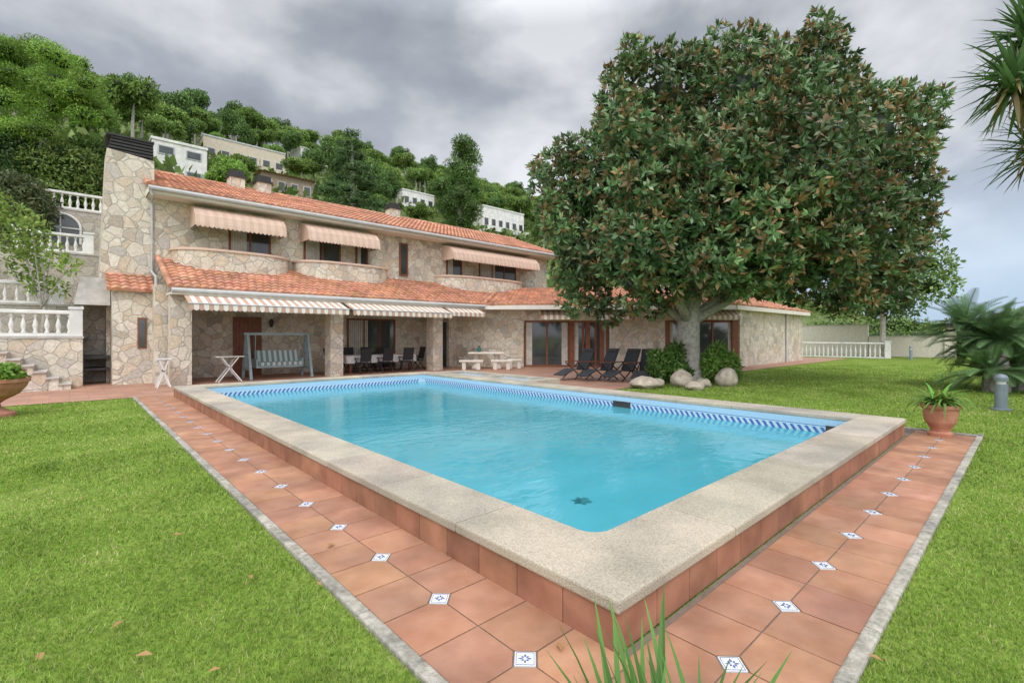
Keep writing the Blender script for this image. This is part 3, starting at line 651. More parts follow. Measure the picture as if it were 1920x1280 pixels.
def chair():
    t=thing('dining_chair',(0,0,0),'x','chair','black chairs around the dining table')
    MB().box(-.24,.24,-.22,.22,.42,.46).build('seat',M['black'],t,local=True)
    q=MB(); q.add([(-.24,-.22,.5),(.24,-.22,.5),(.24,-.19,.5),(-.24,-.19,.5),(-.24,-.36,1.05),(.24,-.36,1.05),(.24,-.33,1.05),(-.24,-.33,1.05)],MB.HF); q.build('backrest',M['black'],t,local=True)
    for x in (-.24,.24):
        MB().bar((x,.22,0),(x,-.24,.5),.03).build('leg',M['dark'],t,local=True)
        MB().bar((x,-.3,0),(x,.2,.62),.03).build('leg',M['dark'],t,local=True)
        MB().box(x-.025,x+.025,-.24,.24,.62,.65).build('armrest',M['dark'],t,local=True)
    return t
c0=chair()
for i,(x,y,rz,lb) in enumerate(((8.95,18.85,0,'near side of the table, leftmost of its three'),(9.95,18.85,0,'near side of the table, middle of its three'),(10.95,18.85,0,'near side of the table, rightmost of its three'),(12.0,19.65,90,'right end of the dining table'),(8.05,19.65,-90,'left end of the dining table beside the column'),(9.1,20.4,180,'far side of the table, leftmost of its three'),(10.0,20.4,180,'far side of the table, middle of its three'),(10.9,20.4,180,'far side of the table, rightmost of its three'))):
    o=c0 if i==0 else copy_tree(c0); o.location=(x,y,0); o.rotation_euler.z=math.radians(rz+random.uniform(-7,7)); o['label']='black dining chair at the '+lb
ptx,pty=P(912,23.0)
pt=thing('stone_table',(ptx,pty,0),'pale stone table against the porch wall with benches around it','table')
MB().ob((ptx,pty),U,NN,-.85,.85,-.4,.4,.70,.79).build('tabletop',M['pale'],pt,bevel=.03)
for s in (-.5,.5): q=MB(); x,y=ptx+U[0]*s,pty+U[1]*s; q.lathe(x,y,[(.22,0),(.2,.08),(.12,.2),(.15,.4),(.12,.55),(.2,.70)],12); q.build('pedestal',M['pale'],pt)
for (u0,n0,hw,lb) in ((-.65,-.85,.55,'left stone bench in front of the pale stone table'),(.75,-.75,.5,'right stone bench in front of the pale stone table'),(1.35,.1,.35,'short stone bench at the right end of the stone table')):
    x,y=ptx+U[0]*u0+NN[0]*n0,pty+U[1]*u0+NN[1]*n0; t=thing('stone_bench',(x,y,0),lb,'bench','stone benches')
    MB().ob((x,y),U,NN,-hw,hw,-.19,.19,.36,.45).build('seat',M['pale'],t,bevel=.02)
    for s in (-1,1): MB().ob((x,y),U,NN,s*hw*.6-.09,s*hw*.6+.09,-.14,.14,0,.36).build('leg',M['pale'],t,bevel=.02)
x,y=ptx-U[0]*.35,pty-U[1]*.35
vs=thing('green_jar',(x,y,.79),'small dark green jar with leaves on the stone table','jar'); q=MB(); q.lathe(x,y,[(.06,.79),(.1,.86),(.1,.95),(.06,1.0)],10); q.build('body',M['teal'],vs); 
Vs,Qs,Cs=strapset([((x,y,1.0),i*.7,1.0,.22,.05,1.2,(.06,.12,.03)) for i in range(9)]); npmesh('foliage',Vs,Qs,Cs,M['leaf'],vs)
def lounger():
    t=thing('sun_lounger',(0,0,0),'x','sun lounger','black folding loungers')
    q=MB(); q.add([(-.35,-.28,.36),(.25,-.28,.30),(.25,.28,.30),(-.35,.28,.36),(-.35,-.28,.385),(.25,-.28,.325),(.25,.28,.325),(-.35,.28,.385)],MB.HF); q.build('seat',M['black'],t,local=True)
    q=MB(); q.add([(.25,-.28,.32),(.28,-.28,.31),(.28,.28,.31),(.25,.28,.32),(.66,-.28,1.1),(.69,-.28,1.09),(.69,.28,1.09),(.66,.28,1.1)],MB.HF); q.build('backrest',M['black'],t,local=True)
    q=MB(); q.box(.58,.64,-.2,.2,.94,1.06); q.build('headrest',M['dark'],t,local=True,bevel=.02)
    q=MB(); q.add([(-.35,-.26,.36),(-.35,.26,.36),(-.95,.26,.16),(-.95,-.26,.16),(-.35,-.26,.385),(-.35,.26,.385),(-.95,.26,.185),(-.95,-.26,.185)],MB.HF); q.build('footrest',M['black'],t,local=True)
    for s in (-.3,.3):
        MB().bar((-.45,s,0),(.45,s,.62),.03).build('leg',M['dark'],t,local=True)
        MB().bar((.55,s,0),(-.3,s,.6),.03).build('leg',M['dark'],t,local=True)
        MB().box(-.3,.45,s-.03,s+.03,.61,.645).build('armrest',M['wood'],t,local=True)
    return t
l0=lounger()
for i,(px,d,rz,lb) in enumerate(((1082,17.6,8,'leftmost of the four in front of the glass doors'),(1126,17.2,4,'second from the left of the four'),(1168,16.9,10,'third from the left of the four'),(1210,16.5,30,'rightmost of the four, beside the flat boulder'))):
    o=l0 if i==0 else copy_tree(l0); x,y=P(px,d); o.location=(x,y,0); o.rotation_euler.z=math.radians(rz-12); o['label']='black folding sun lounger, '+lb
def rock(px,d,sx,sy,sz,label,seed):
    x,y=P(px,d); v,qd,_=sphereq((x,y,sz*.55),(sx,sy,sz),(1,1,1),seed); mb=MB(); mb.add([tuple(a) for a in v],[tuple(a) for a in qd]+[tuple(range(12))[::-1]])
    o=mb.build('boulder',M['rock'],smooth=True); sb=o.modifiers.new('sub','SUBSURF'); sb.levels=2; sb.render_levels=2
    tx=bpy.data.textures.new('rocknoise','CLOUDS'); tx.noise_scale=.35; ds=o.modifiers.new('disp','DISPLACE'); ds.texture=tx; ds.strength=.16; ds.mid_level=.5
    tag(o,label,'boulder','boulders around the magnolia')
rock(1213,14.6,.62,.5,.2,'flat grey boulder left of the magnolia trunk',1); rock(1278,15.0,.42,.36,.33,'rounded brown boulder directly in front of the magnolia trunk',5); rock(1300,14.0,.3,.26,.15,'small low boulder nearest the pool below the trunk',9); rock(1362,15.2,.45,.36,.35,'rounded pale boulder right of the magnolia trunk',13); rock(1318,14.8,.26,.26,.16,'small boulder between the brown and pale boulders',17)
# ------------------------------------------------------------ pots, bollards
px_,py_=P(1763,7.5)
pot=thing('flower_pot',(px_,py_,0),'terracotta pot with strappy green plant on the right end of the path','pot')
q=MB(); q.lathe(px_,py_,[(.15,0),(.16,.05),(.12,.08),(.13,.12),(.19,.22),(.22,.36),(.22,.42),(.25,.44),(.25,.49),(.20,.49),(.19,.44)],24); q.build('body',M['pot'],pot,smooth=False)
pl=thing('potted_plant',(px_,py_,.45),'green agapanthus like plant growing in the right terracotta pot','plant')
sp=[((px_+random.uniform(-.08,.08),py_+random.uniform(-.08,.08),.45),random.uniform(0,6.28),random.uniform(.5,1.3),random.uniform(.32,.62),.05,random.uniform(1.2,2.4),(.17*random.uniform(.7,1.4),.30*random.uniform(.7,1.3),.06)) for i in range(150)]
Vs,Qs,Cs=strapset(sp); npmesh('foliage',Vs,Qs,Cs,M['leaf'],pl)
ux,uy=P(-18,9.3)
ur=thing('garden_urn',(ux,uy,0),'wide terracotta urn on a pedestal at the left edge of the lawn','urn')
q=MB(); q.lathe(ux,uy,[(.36,-.01),(.36,.06),(.28,.09),(.16,.16),(.13,.24),(.2,.3),(.40,.42),(.50,.56),(.53,.64),(.56,.66),(.56,.72),(.46,.72),(.44,.66)],28); q.build('bowl',M['pot'],ur)
pl=thing('urn_plant',(ux,uy,.7),'low leafy plant spilling from the left urn','plant')
crown('foliage',[((ux,uy,.75),(.45,.45,.22)),((ux+.2,uy-.2,.8),(.25,.25,.2))],1600,.09,.06,[(.14,.26,.04,2),(.24,.36,.07,1),(.3,.12,.12,.1)],pl,M['leaf'],core=.6,corecol=(.04,.07,.02))
def bollard(x,y,h,r_,label):
    t=thing('bollard_light',(x,y,0),label,'bollard','garden bollard lights')
    q=MB(); q.lathe(x,y,[(r_*1.6,-.01),(r_*1.6,.02),(r_,.025),(r_,h*.72)],20); q.build('post',M['steel'],t,smooth=False)
    q=MB(); q.lathe(x,y,[(r_*.75,h*.72),(r_*.75,h*.8)],20); q.build('lamp',M['white'],t)
    q=MB(); q.lathe(x,y,[(r_*1.05,h*.8),(r_*1.08,h*.9),(r_*.8,h*.97),(r_*.2,h)],20); q.build('cap',M['steel'],t)
bollard(*P(1877,10.2),.75,.105,'grey bollard light on the lawn near the cycad'); bollard(*P(1708,32.5),.9,.09,'small grey bollard light far off beside the lower garden wall')
# foreground plant
bx_,by_=P(1262,1.32)
fp=thing('strap_plant',(bx_,by_,0),'narrow strap leaved plant in the foreground by the pool corner','plant')
sp=[]
for i in range(70):
    a=random.uniform(0,6.28); c=random.uniform(.65,1.3); sp.append(((bx_+random.uniform(-.10,.10),by_+random.uniform(-.10,.10),0),a,random.uniform(1.25,1.55),random.uniform(.58,.76),.034,random.uniform(.2,.9),(.12*c,.25*c,.06*c)))
Vs,Qs,Cs=strapset(sp); npmesh('foliage',Vs,Qs,Cs,M['leaf'],fp,smooth=True)
q=MB(); q.add([(-.035,0,.0),(0,-.017,.012),(.035,0,.003),(0,.017,.01)],[(0,1,2,3)],(.45,.27,.12)); f0=q.build('fallen_leaf',M['leaf'])
for i,(px,py) in enumerate(((598,1103),(222,1180),(270,1240),(402,1268),(75,1242),(1050,1215),(470,1090),(1640,1245),(1650,960),(620,1025),(330,1010),(150,940))):
    o=f0 if i==0 else f0.copy()
    if i: col.objects.link(o)
    d=CH*902/(py-630); x,y=P(px,d); o.location=(x,y,.012 if px in(1050,1650,620) else .03); o.rotation_euler.z=random.uniform(0,6); sc=random.uniform(.7,1.3); o.scale=(sc,sc,sc)
    tag(o,'dry brown leaf fallen on the lawn or path','leaf','fallen brown leaves')
# ------------------------------------------------------------ magnolia
mx,my=P(1290,16.4); mg=thing('magnolia_tree',(mx,my,0),'large magnolia tree with glossy green and rusty leaves on the right lawn','tree')
q=MB(); q.tube([(mx,my,-.1),(mx,my,.15),(mx+.02,my,.5),(mx,my,1.3),(mx+.05,my,2.1),(mx+.1,my,3.2),(mx+.3,my-.1,5)],[.62,.5,.42,.37,.36,.34,.2],14)
def at(s,z,n): return (mx+RX*s+FX*n,my+RY*s+FY*n,z)
for s,z,n in ((-3.4,4.6,0),(3.5,4.5,-.5),(2.0,7,1),(-1.8,7,-.8),(-1.5,4.2,-2),(4.5,5,1.5),(1,8,-1),(-4.5,5.5,.5),(5.5,7,0),(-1,9.5,.5),(3.5,9.5,.5),(4.2,11,.3)):
    a_=Vector((mx+.05,my,2.0 if z<8 else 3.5)); b_=Vector(at(s,z,n)); m_=a_.lerp(b_,.45)+Vector((0,0,-.2)); q.tube([a_,m_,b_],[.2,.13,.04],8)
q.build('trunk',M['bark'],mg,smooth=True)
lp=[(1245,190,84,.5),(1395,180,95,-.5),(1530,135,58,.3),(1630,255,84,-.3),(1672,350,62,0),(1160,325,88,-.6),(1085,375,58,.3),(1110,475,66,-.2),(1205,450,94,-1.8),(1345,340,128,-1.6),(1490,340,128,-1.9),(1595,415,90,-1.2),(1635,495,62,-.3),(1400,450,104,-2.4),(1255,505,60,-1.6),(1545,490,68,-1.6),(1200,260,66,-.8),(1475,230,104,-.8),(1350,330,130,1.8),(1500,350,130,2.0),(1230,400,112,1.8),(1590,430,92,1.6),(1330,515,46,-2.0),(1470,508,46,-2.0)]
tf=[(1540,50,28),(1532,95,36),(1565,80,24),(1470,100,30),(1405,80,28),(1345,90,32),(1300,118,28),(1255,108,26),(1190,104,30),(1172,140,32),(1160,185,34),(1150,225,30),(1110,270,28),(1060,285,26),(1030,315,28),(1012,340,20),(1030,385,32),(1045,430,28),(1070,520,30),(1075,570,22),(1110,550,34),(1145,590,22),(1190,565,26),(1230,570,26),(1590,155,28),(1610,190,32),(1670,185,26),(1700,195,30),(1745,195,26),(1735,235,30),(1725,290,30),(1745,345,22),(1725,400,28),(1735,440,22),(1700,470,32),(1690,520,30),(1665,560,28),(1610,568,28),(1560,565,26),(1500,550,24),(1430,535,28),(1370,540,24),(1650,300,35),(1290,155,34),(1440,125,34),(1500,165,34),(1120,400,34),(1080,330,30)]
lob=[]; rr=random.Random(21)
for px,py,r_,n in lp+[(a,b_,c*1.05,rr.uniform(-.9,.9)) for a,b_,c in tf]+[(rr.uniform(1150,1620),rr.uniform(210,500),rr.uniform(26,46),rr.uniform(-3.4,-2.6)) for i in range(44)]:
    sc=(16.4+n)/902; lob.append((at((px-960)*sc-(1290-960)*16.4/902,CH+(630-py)*sc,n),(r_*sc,r_*sc,r_*sc*.95)))
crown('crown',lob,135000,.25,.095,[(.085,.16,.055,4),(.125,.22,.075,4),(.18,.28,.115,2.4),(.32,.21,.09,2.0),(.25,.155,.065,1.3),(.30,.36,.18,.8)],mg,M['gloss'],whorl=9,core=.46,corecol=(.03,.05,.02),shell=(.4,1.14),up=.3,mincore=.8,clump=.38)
def shrub(label,cat,lobes,n,ll,lw,pal,group=None,name='shrub',base=None,**k):
    c=lobes[0][0]; t=thing(name,(c[0],c[1],base if base is not None else 0),label,cat,group)
    q=MB(); q.tube([(c[0],c[1],t.location.z-.1),(c[0],c[1],c[2])],[.08,.03],6); q.build('stem',M['bark'],t)
    k.setdefault('corecol',(.03,.05,.015)); crown('foliage',lobes,n,ll,lw,pal,t,M['leaf'],**k); return t
G1=[(.08,.16,.035,3),(.13,.23,.05,2),(.19,.30,.07,1)]
a_=P(1258,15.9); shrub('dark green shrub left of the magnolia trunk','shrub',[((*a_,.6),(.32,.32,.45)),((a_[0]-.15,a_[1]+.3,.4),(.34,.34,.38)),((a_[0]+.1,a_[1]-.1,1.0),(.22,.22,.28)),((a_[0]-.4,a_[1]+.3,.75),(.22,.22,.3)),((a_[0]+.25,a_[1]-.25,.3),(.25,.25,.28))],3600,.16,.06,G1,core=.35,shell=(.4,1.25))
a_=P(1335,16.2); shrub('bright leafy shrub right of the magnolia trunk','shrub',[((*a_,.5),(.36,.36,.45)),((a_[0]+.35,a_[1]-.35,.35),(.34,.32,.34)),((a_[0]+.05,a_[1]-.15,.95),(.22,.22,.3)),((a_[0]+.55,a_[1]-.4,.6),(.2,.2,.3)),((a_[0]+.2,a_[1]-.3,.75),(.22,.22,.28))],3600,.18,.06,[(.13,.24,.04,2),(.20,.33,.07,2)],core=.35,shell=(.4,1.25))
# cycad
cx,cy=P(1868,13.6); cy_=thing('cycad',(cx,cy,0),'large dark green cycad with arching fronds at the right edge','cycad')
def fronds(c,n,Lr,colr,el0=(-.2,1.45)):
    V=[];Q=[];C=[];b=0
    for i in range(n):
        az=random.uniform(0,6.283); el=random.uniform(*el0); L=random.uniform(*Lr); dr=random.uniform(.5,1.1); p=Vector(c); side=Vector((-math.sin(az),math.cos(az),0)); cc=np.array(colr)*random.uniform(.45,1.7); ns=30
        for s in range(ns):
            t=s/ns; e=el-dr*t; dv=Vector((math.cos(az)*math.cos(e),math.sin(az)*math.cos(e),math.sin(e))); nv=side.cross(dv)
            if nv.z<0: nv=-nv
            b4=p.copy(); V+=[b4-side*.008,b4+side*.008,b4+side*.008+dv*L/ns,b4-side*.008+dv*L/ns]; C+=[cc*1.5]*4; Q.append((b,b+1,b+2,b+3)); b+=4
            if t>.08:
                ll=L*.15*math.sin(math.pi*min(1,.12+t*.88))**.6+.02
                for sg in (-1,1):
                    tip=p+side*sg*ll*.8+dv*ll*.6+nv*ll*.25
                    w_=dv*.014
                    V+=[p-w_,p+w_,tip+w_*.4,tip-w_*.4]; C+=[cc]*4; Q.append((b,b+1,b+2,b+3)); b+=4
            p=p+dv*L/ns
    return np.array([tuple(v) for v in V]),np.array(Q),np.array(C)
q=MB(); q.tube([(cx,cy,-.05),(cx,cy,.7),(cx+.1,cy,1.1)],[.3,.28,.2],10); q.tube([(cx+.9,cy-.5,-.05),(cx+.9,cy-.5,.8)],[.25,.2],10); q.build('trunk',M['bark'],cy_)
for (dx,dy,z,n) in ((.1,0,1.45,75),(.9,-.5,.9,65),(-.4,.1,.5,55),(1.7,.4,1.2,60),(.7,.7,1.75,60),(.2,-.4,.7,50)):
    v,qq,cc=fronds((cx+dx,cy+dy,z),n,(1.0,1.5),(.13,.22,.09)); npmesh('frond_crown',v,qq,cc,M['leaf'],cy_)
# yucca at top right
yx,yy=P(2010,9.0); yu=thing('yucca_tree',(yx,yy,0),'tall yucca with spiky leaf heads reaching in at the top right','tree')
heads=[P(1905,8.6)+(6.05,),P(1945,9.2)+(5.2,),P(1930,9)+(7.1,)]
q=MB(); q.tube([(yx,yy,-.1),(yx,yy,2),(yx,yy,4)],[.25,.2,.16],10)
for h in heads: q.tube([(yx,yy,3.8),((yx+h[0])/2+.2,(yy+h[1])/2-.2,h[2]-.7),h],[.15,.12,.08],8)
q.build('trunk',M['bark'],yu)
for h in heads:
    sp=[]
    for i in range(170):
        el=random.uniform(-1.2,1.5); c=random.uniform(.6,1.4); colr=(.10*c,.18*c,.06*c) if el>-.6 or random.random()<.4 else (.30*c,.23*c,.11*c)
        sp.append(((h[0]+random.uniform(-.08,.08),h[1]+random.uniform(-.08,.08),h[2]+random.uniform(-.25,.25)),random.uniform(0,6.28),el,random.uniform(.7,1.05),.08,random.uniform(.0,.7),colr))
    v,qq,cc=strapset(sp); npmesh('leaf_head',v,qq,cc,M['leaf'],yu)
# ------------------------------------------------------------ trees right background
def tree(name,label,base,top,lobes,n,ll,lw,pal,group=None,tr=.2,m='leaf',**k):
    t=thing(name,base,label,'tree',group); q=MB(); bx,by,bz=base
    q.tube([(bx,by,bz-.3),(bx+.1,by,bz+(top-bz)*.5),(bx,by,bz+(top-bz)*.85)],[tr,tr*.7,tr*.25],8)
    for c,r in lobes[:5]: q.tube([(bx,by,bz+(top-bz)*.35),c],[tr*.4,tr*.1],6)
    q.build('trunk',M['bark'],t); k.setdefault('corecol',(.03,.05,.015)); crown('crown',lobes,n,ll,lw,pal,t,M[m],**k); return t
def blob(c,R,n,flat=.6,seed=0):
    rr=random.Random(seed); out=[]
    for i in range(n):
        a=rr.uniform(0,6.28); s=R*rr.uniform(.2,.75); out.append(((c[0]+math.cos(a)*s,c[1]+math.sin(a)*s,c[2]+rr.uniform(-.5,.6)*R*flat),(R*rr.uniform(.28,.45),)*2+(R*rr.uniform(.22,.36),)))
    return out
G2=[(.13,.21,.06,3),(.19,.28,.08,2),(.25,.34,.11,1)]
x,y=P(1655,34); tree('broadleaf_tree','loose green tree behind the magnolia at its right side',(x,y,0),8.0,blob((x,y,5.0),3.7,16,.75,3),9000,.3,.16,G2,core=.45)
for i,(px,d,R,h,lb) in enumerate(((1560,52,3.2,3.0,'low round tree behind the tall garden wall'),(1660,50,3,3.4,'bushy tree behind the middle of the garden walls'),(1740,48,2.6,3.1,'bushy tree behind the gate pillar'),(1840,46,3.4,3.2,'green tree behind the cycad'),(1950,44,4,3.4,'green tree at the right edge behind the cycad'),(1460,55,4,4.5,'green tree behind the end of the wing'))):
    x,y=P(px,d); tree('garden_tree',lb,(x,y,0),h+1,blob((x,y,h*.55),R,10,.5,i+20),4500,.3,.16,G2,group='garden trees beyond the lawn',core=.7)
hg=thing('hedge',(52,3,0),'long clipped green hedge closing the garden behind the far walls','hedge')
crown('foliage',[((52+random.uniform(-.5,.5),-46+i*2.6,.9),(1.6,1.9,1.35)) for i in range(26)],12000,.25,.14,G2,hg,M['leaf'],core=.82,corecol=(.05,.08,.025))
# ------------------------------------------------------------ left vegetation
PN=[(.15,.27,.04,3),(.22,.36,.06,3),(.29,.43,.085,2)]
def Hbase(x,y):
    t=min(max((x-3)/12,0),1); b=7*(1-t)+3*t
    h=b+ (55-b)*min(max((y-30)/120,0),1)
    f=min(max((x-180)/160,0),1); f=1-f*f*(3-2*f)
    return h*f+1.6*mnoise.noise((x*.05,y*.05,0))*(1 if y>40 else 0)
x,y=P(70,26); lb=[]; rr=random.Random(5)
for i in range(46):
    a=rr.uniform(0,6.283); s=rr.random()**.5; px=40+math.cos(a)*s*135; py=168-math.sin(a)*s*82+max(0,math.cos(a)*s)*18; n=rr.uniform(-1.8,1.8); r_=rr.uniform(22,36)
    sc=(26+n)/902; xx,yy_=P(px,26+n); lb.append(((xx,yy_,Zp(py,26+n)),(r_*sc,r_*sc,r_*sc*.58)))
tree('stone_pine','large bright green stone pine at the top left above the terraces',(x-.8,y+.5,Hbase(x,y)),12,lb,56000,.14,.045,PN,tr=.28,core=.5,corecol=(.04,.07,.02),shell=(.5,1.12),spread=1.3,up=.45,clump=.34)
for i,(px,py,d,r_,pal,lbb) in enumerate(((20,300,24.5,60,[(.05,.10,.03,2),(.08,.14,.04,1)],'dark spiky bush under the big pine at the left edge'),(130,325,25.5,62,[(.18,.24,.06,2),(.12,.18,.04,2)],'olive green bush behind the topmost balustrade'),(30,375,20.5,55,[(.11,.14,.06,2),(.16,.19,.08,1)],'grey green bush left of the arched window'),(170,300,27,45,[(.10,.18,.04,2),(.15,.24,.06,1)],'green bush between the pine and the chimney'))):
    x,y=P(px,d); z=Zp(py,d); R=r_*d/902; shrub(lbb,'bush',[((x,y,z),(R*.8,R*.8,R*.65)),((x-R*.6,y,z+.2),(R*.6,R*.6,R*.5)),((x+R*.5,y,z-.3),(R*.6,R*.6,R*.5)),((x,y,z-R*.8),(R*.9,R*.9,R*.7)),((x+R*.3,y-.3,z+R*.4),(R*.45,R*.45,R*.35)),((x-R*.2,y-.4,z+R*.5),(R*.4,R*.4,R*.35))],6500,.22,.075,pal,base=z-R*1.6,core=.55)
x,y=P(78,15.6); lb=[]
for (px,py,r_) in ((60,430,28),(25,410,34),(95,480,26),(40,500,26),(130,500,18),(75,530,24),(20,460,26),(110,540,16),(-10,390,35),(55,470,25)):
    d=15.6+random.uniform(-.7,.7); xx,yy_=P(px,d); lb.append(((xx,yy_,Zp(py,d)),r_*d/902))
tree('young_tree','small sparse yellow green tree on the lowest terrace',(x,y+.2,1.5),4.4,lb,1700,.17,.085,[(.22,.34,.07,2),(.32,.42,.10,2),(.16,.26,.05,1)],tr=.07,core=0,shell=(.3,1.0))
# ------------------------------------------------------------ hill
gx=np.linspace(-140,430,96); gy=np.linspace(30,330,61); hv=[];hf=[]
for j,yv in enumerate(gy):
    for i,xv in enumerate(gx): hv.append((xv,yv,Hbase(xv,yv) if j else -.5))
for j in range(60):
    for i in range(95): hf.append((j*96+i,j*96+i+1,(j+1)*96+i+1,(j+1)*96+i))
hm=MB(); hm.add(hv,hf); hm.build('hill',M['hill'],kind='structure',smooth=True)
n=30000; X=rng.uniform(-20,220,n); Yv=rng.uniform(36,165,n); Zv=np.array([Hbase(a,b) for a,b in zip(X,Yv)])
Pn=np.stack([X,Yv,Zv+rng.random(n)*1.4],1); D=unit(rng.normal(size=(n,3))+np.array([0,0,.6])); N=unit(rng.normal(size=(n,3)))
C=np.array([(.11,.17,.04),(.15,.22,.06),(.21,.27,.09)])[rng.choice(3,n)]*(.7+.6*rng.random((n,1)))
v,qq,cc=leafquads(Pn,D,N,.9+.8*rng.random(n),.6+.5*rng.random(n),C); o=npmesh('scrub',v,qq,cc,M['leaf']); tag(o,'low green scrub covering the hillside between the pines','scrub',kind='stuff')
HH=[]
def hillhouse(label,px,Y,w_,dp_,h,m,roofm=None,rows=1,cols=4,name='hillside_house',rot=0,lift=0,par=True):
    d=PY(px,Y); x,y=P(px,d); z=Hbase(x,y)+lift; t=thing(name,(x,y,z),label,'house','houses on the hillside'); HH.append((x,y,w_))
    u=(math.cos(rot),math.sin(rot)); n_=(-u[1],u[0]); o=(x,y)
    MB().ob(o,u,n_,-w_/2,w_/2,0,dp_,z-6,z+h).build('wall',m,t)
    q=MB()
    if roofm=='tile':
        q.add([(o[0]+u[0]*a+n_[0]*b,o[1]+u[1]*a+n_[1]*b,z+c) for a,b,c in ((-w_/2-.4,-.5,h),(w_/2+.4,-.5,h),(w_/2+.4,dp_+.4,h),(-w_/2-.4,dp_+.4,h),(-w_/2+1,dp_/2,h+1.2),(w_/2-1,dp_/2,h+1.2))],[(0,1,5,4),(1,2,5),(2,3,4,5),(3,0,4),(3,2,1,0)]); q.build('roof',M['roof'],t)
    else:
        q.ob(o,u,n_,-w_/2-.08,w_/2+.08,-.1,dp_+.1,z+h+.005,z+h+.25); q.build('roof',M['white'] if roofm is None else M[roofm],t)
    for r_ in range(rows):
        for c_ in range(cols):
            u0=-w_/2+w_*(c_+.2)/cols; u1=-w_/2+w_*(c_+.8)/cols; z0=z+.9+r_*2.8; z1=z+min(h-.4,2.5+r_*2.8)
            f=MB().ob(o,u,n_,u0,u1,-.06,-.005,z0,z1).build('window',M['greyw'],t); MB().ob(o,u,n_,u0+.12,u1-.12,-.09,-.062,z0+.12,z1-.12).build('pane',M['glass'],f)
    if par:
        q=MB(); q.ob(o,u,n_,-w_/2,w_/2,-1.6,-.01,z-.25,z+.02); q.ob(o,u,n_,-w_/2,w_/2,-1.6,-1.5,z+.02,z+.7); q.build('terrace_parapet',m,t)
    return t
hillhouse('white modern cube house on the hillside right of the stone chimney',338,58,4.6,4.5,5.0,M['white'],None,2,2,lift=-1.5,par=False)
hillhouse('pink house on the hillside near the big pine',228,112,6.5,7,6.0,M['pink'],'tile',2,2,lift=-3.0)
hillhouse('long beige house with many windows in the middle of the hillside',462,98,13.5,8,4.4,M['beige'],'greyw',1,6,lift=-.2)
hillhouse('low brown house with tiled roof below the long beige house',540,72,7,7,3.4,M['brownr'],'tile',1,4,lift=-.4)
hillhouse('white terraced house between the cedar and the tall pine',785,86,7.5,7,3.6,M['white'],None,1,4,lift=.6)
hillhouse('white and glass house right of the tall pine',945,72,11,8,4.6,M['white'],None,1,6,lift=.4)
hillhouse('small pale house near the top of the wooded ridge',322,134,5,6,4.0,M['beige'],'tile',1,2,lift=3)
hillhouse('small white house high on the slope right of the beige house',592,116,7,6,3.6,M['white'],None,1,3,lift=1.5)
hillhouse('small pale house with tiled roof left of the tall pine high on the slope',740,128,6,6,3.4,M['beige'],'tile',1,3,lift=2)
def proto(kind,seed):
    rr=random.Random(seed); t=thing('pine_tree',(0,0,0),'x','tree','trees on the wooded hillside')
    if kind==0: H=8; lob=blob((0,0,6.2),3.6,17,.34,seed); pal=[(.14,.23,.045,3),(.20,.30,.07,3),(.27,.37,.10,1)]; lob=[(c,(r[0]*.85,r[1]*.85,r[2]*.7)) for c,r in lob]
    elif kind==1: H=9; lob=blob((0,0,5.6),3.0,17,1.0,seed); lob=[(c,(r[0]*.85,)*3) for c,r in lob]; pal=[(.08,.155,.04,3),(.125,.205,.055,2),(.17,.26,.075,1)]
    else: H=6; lob=blob((0,0,3.4),3.0,12,.7,seed); pal=[(.17,.30,.055,3),(.23,.37,.075,2),(.31,.44,.11,1)]
    q=MB(); q.tube([(0,0,-1),(.15,0,H*.4),(0,.1,H*.75)],[.28,.2,.08],6); q.build('trunk',M['bark'],t,local=True)
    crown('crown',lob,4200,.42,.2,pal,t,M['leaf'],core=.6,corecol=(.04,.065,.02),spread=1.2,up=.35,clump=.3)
    return t
labs=['broad umbrella crowned pine, one of many alike on the wooded hillside','tall dark green pine, one of many alike on the wooded hillside','rounded bright green tree, one of several alike among the hillside pines']
protos=[(proto(k,s),k) for k,s in ((0,1),(0,2),(1,3),(1,4),(2,5),(0,6))]
used=[False]*6; pts=[]; tries=0; tr_=random.Random(11)
while len(pts)<260 and tries<12000:
    tries+=1; y=56+100*tr_.random()**.7; x=tr_.uniform(-.06*y,y*1.12+4)
    if any((x-a)**2+(y-b)**2<(3.3+.016*y)**2 for a,b in pts): continue
    bad=False
    for hx,hy,w_ in HH:
        L=math.hypot(hx,hy); ux_,uy_=hx/L,hy/L; al=x*ux_+y*uy_; pe=abs(-x*uy_+y*ux_)
        if pe<w_*.40+2.2 and L-34<al<L+9: bad=True;break
    if bad: continue
    pts.append((x,y)); k=tr_.choices(range(6),[3,3,2.2,2.2,1.4,3])[0]; pr,kd=protos[k]
    o=pr if not used[k] else copy_tree(pr); used[k]=True
    s=tr_.uniform(.58,1.05)*(1.15 if y>120 else 1 if y>75 else .8); o.location=(x,y,Hbase(x,y)); o.rotation_euler.z=tr_.uniform(0,6.28); o.scale=(s,s,s*tr_.uniform(.9,1.35)); o['label']=labs[kd]
x,y=P(660,46.8); lb=[]; rr=random.Random(3)
for i in range(10):
    zz=9.5+2.6+i*1.0; R=4.2*(1-i/11)
    for a in range(6): 
        an=a*1.047+i*.6+rr.uniform(-.3,.3); q_=R*rr.uniform(.45,.85); lb.append(((x+math.cos(an)*q_,y+math.sin(an)*q_,zz+rr.uniform(-.3,.3)),(R*.34,R*.34,.32)))
tree('cedar_tree','dark layered cedar rising behind the middle of the villa roof',(x,y,Hbase(x,y)),22,lb,18000,.26,.08,[(.08,.145,.05,3),(.12,.19,.065,2)],tr=.35,core=.5,corecol=(.03,.05,.02))
x,y=P(860,60); lb=[]
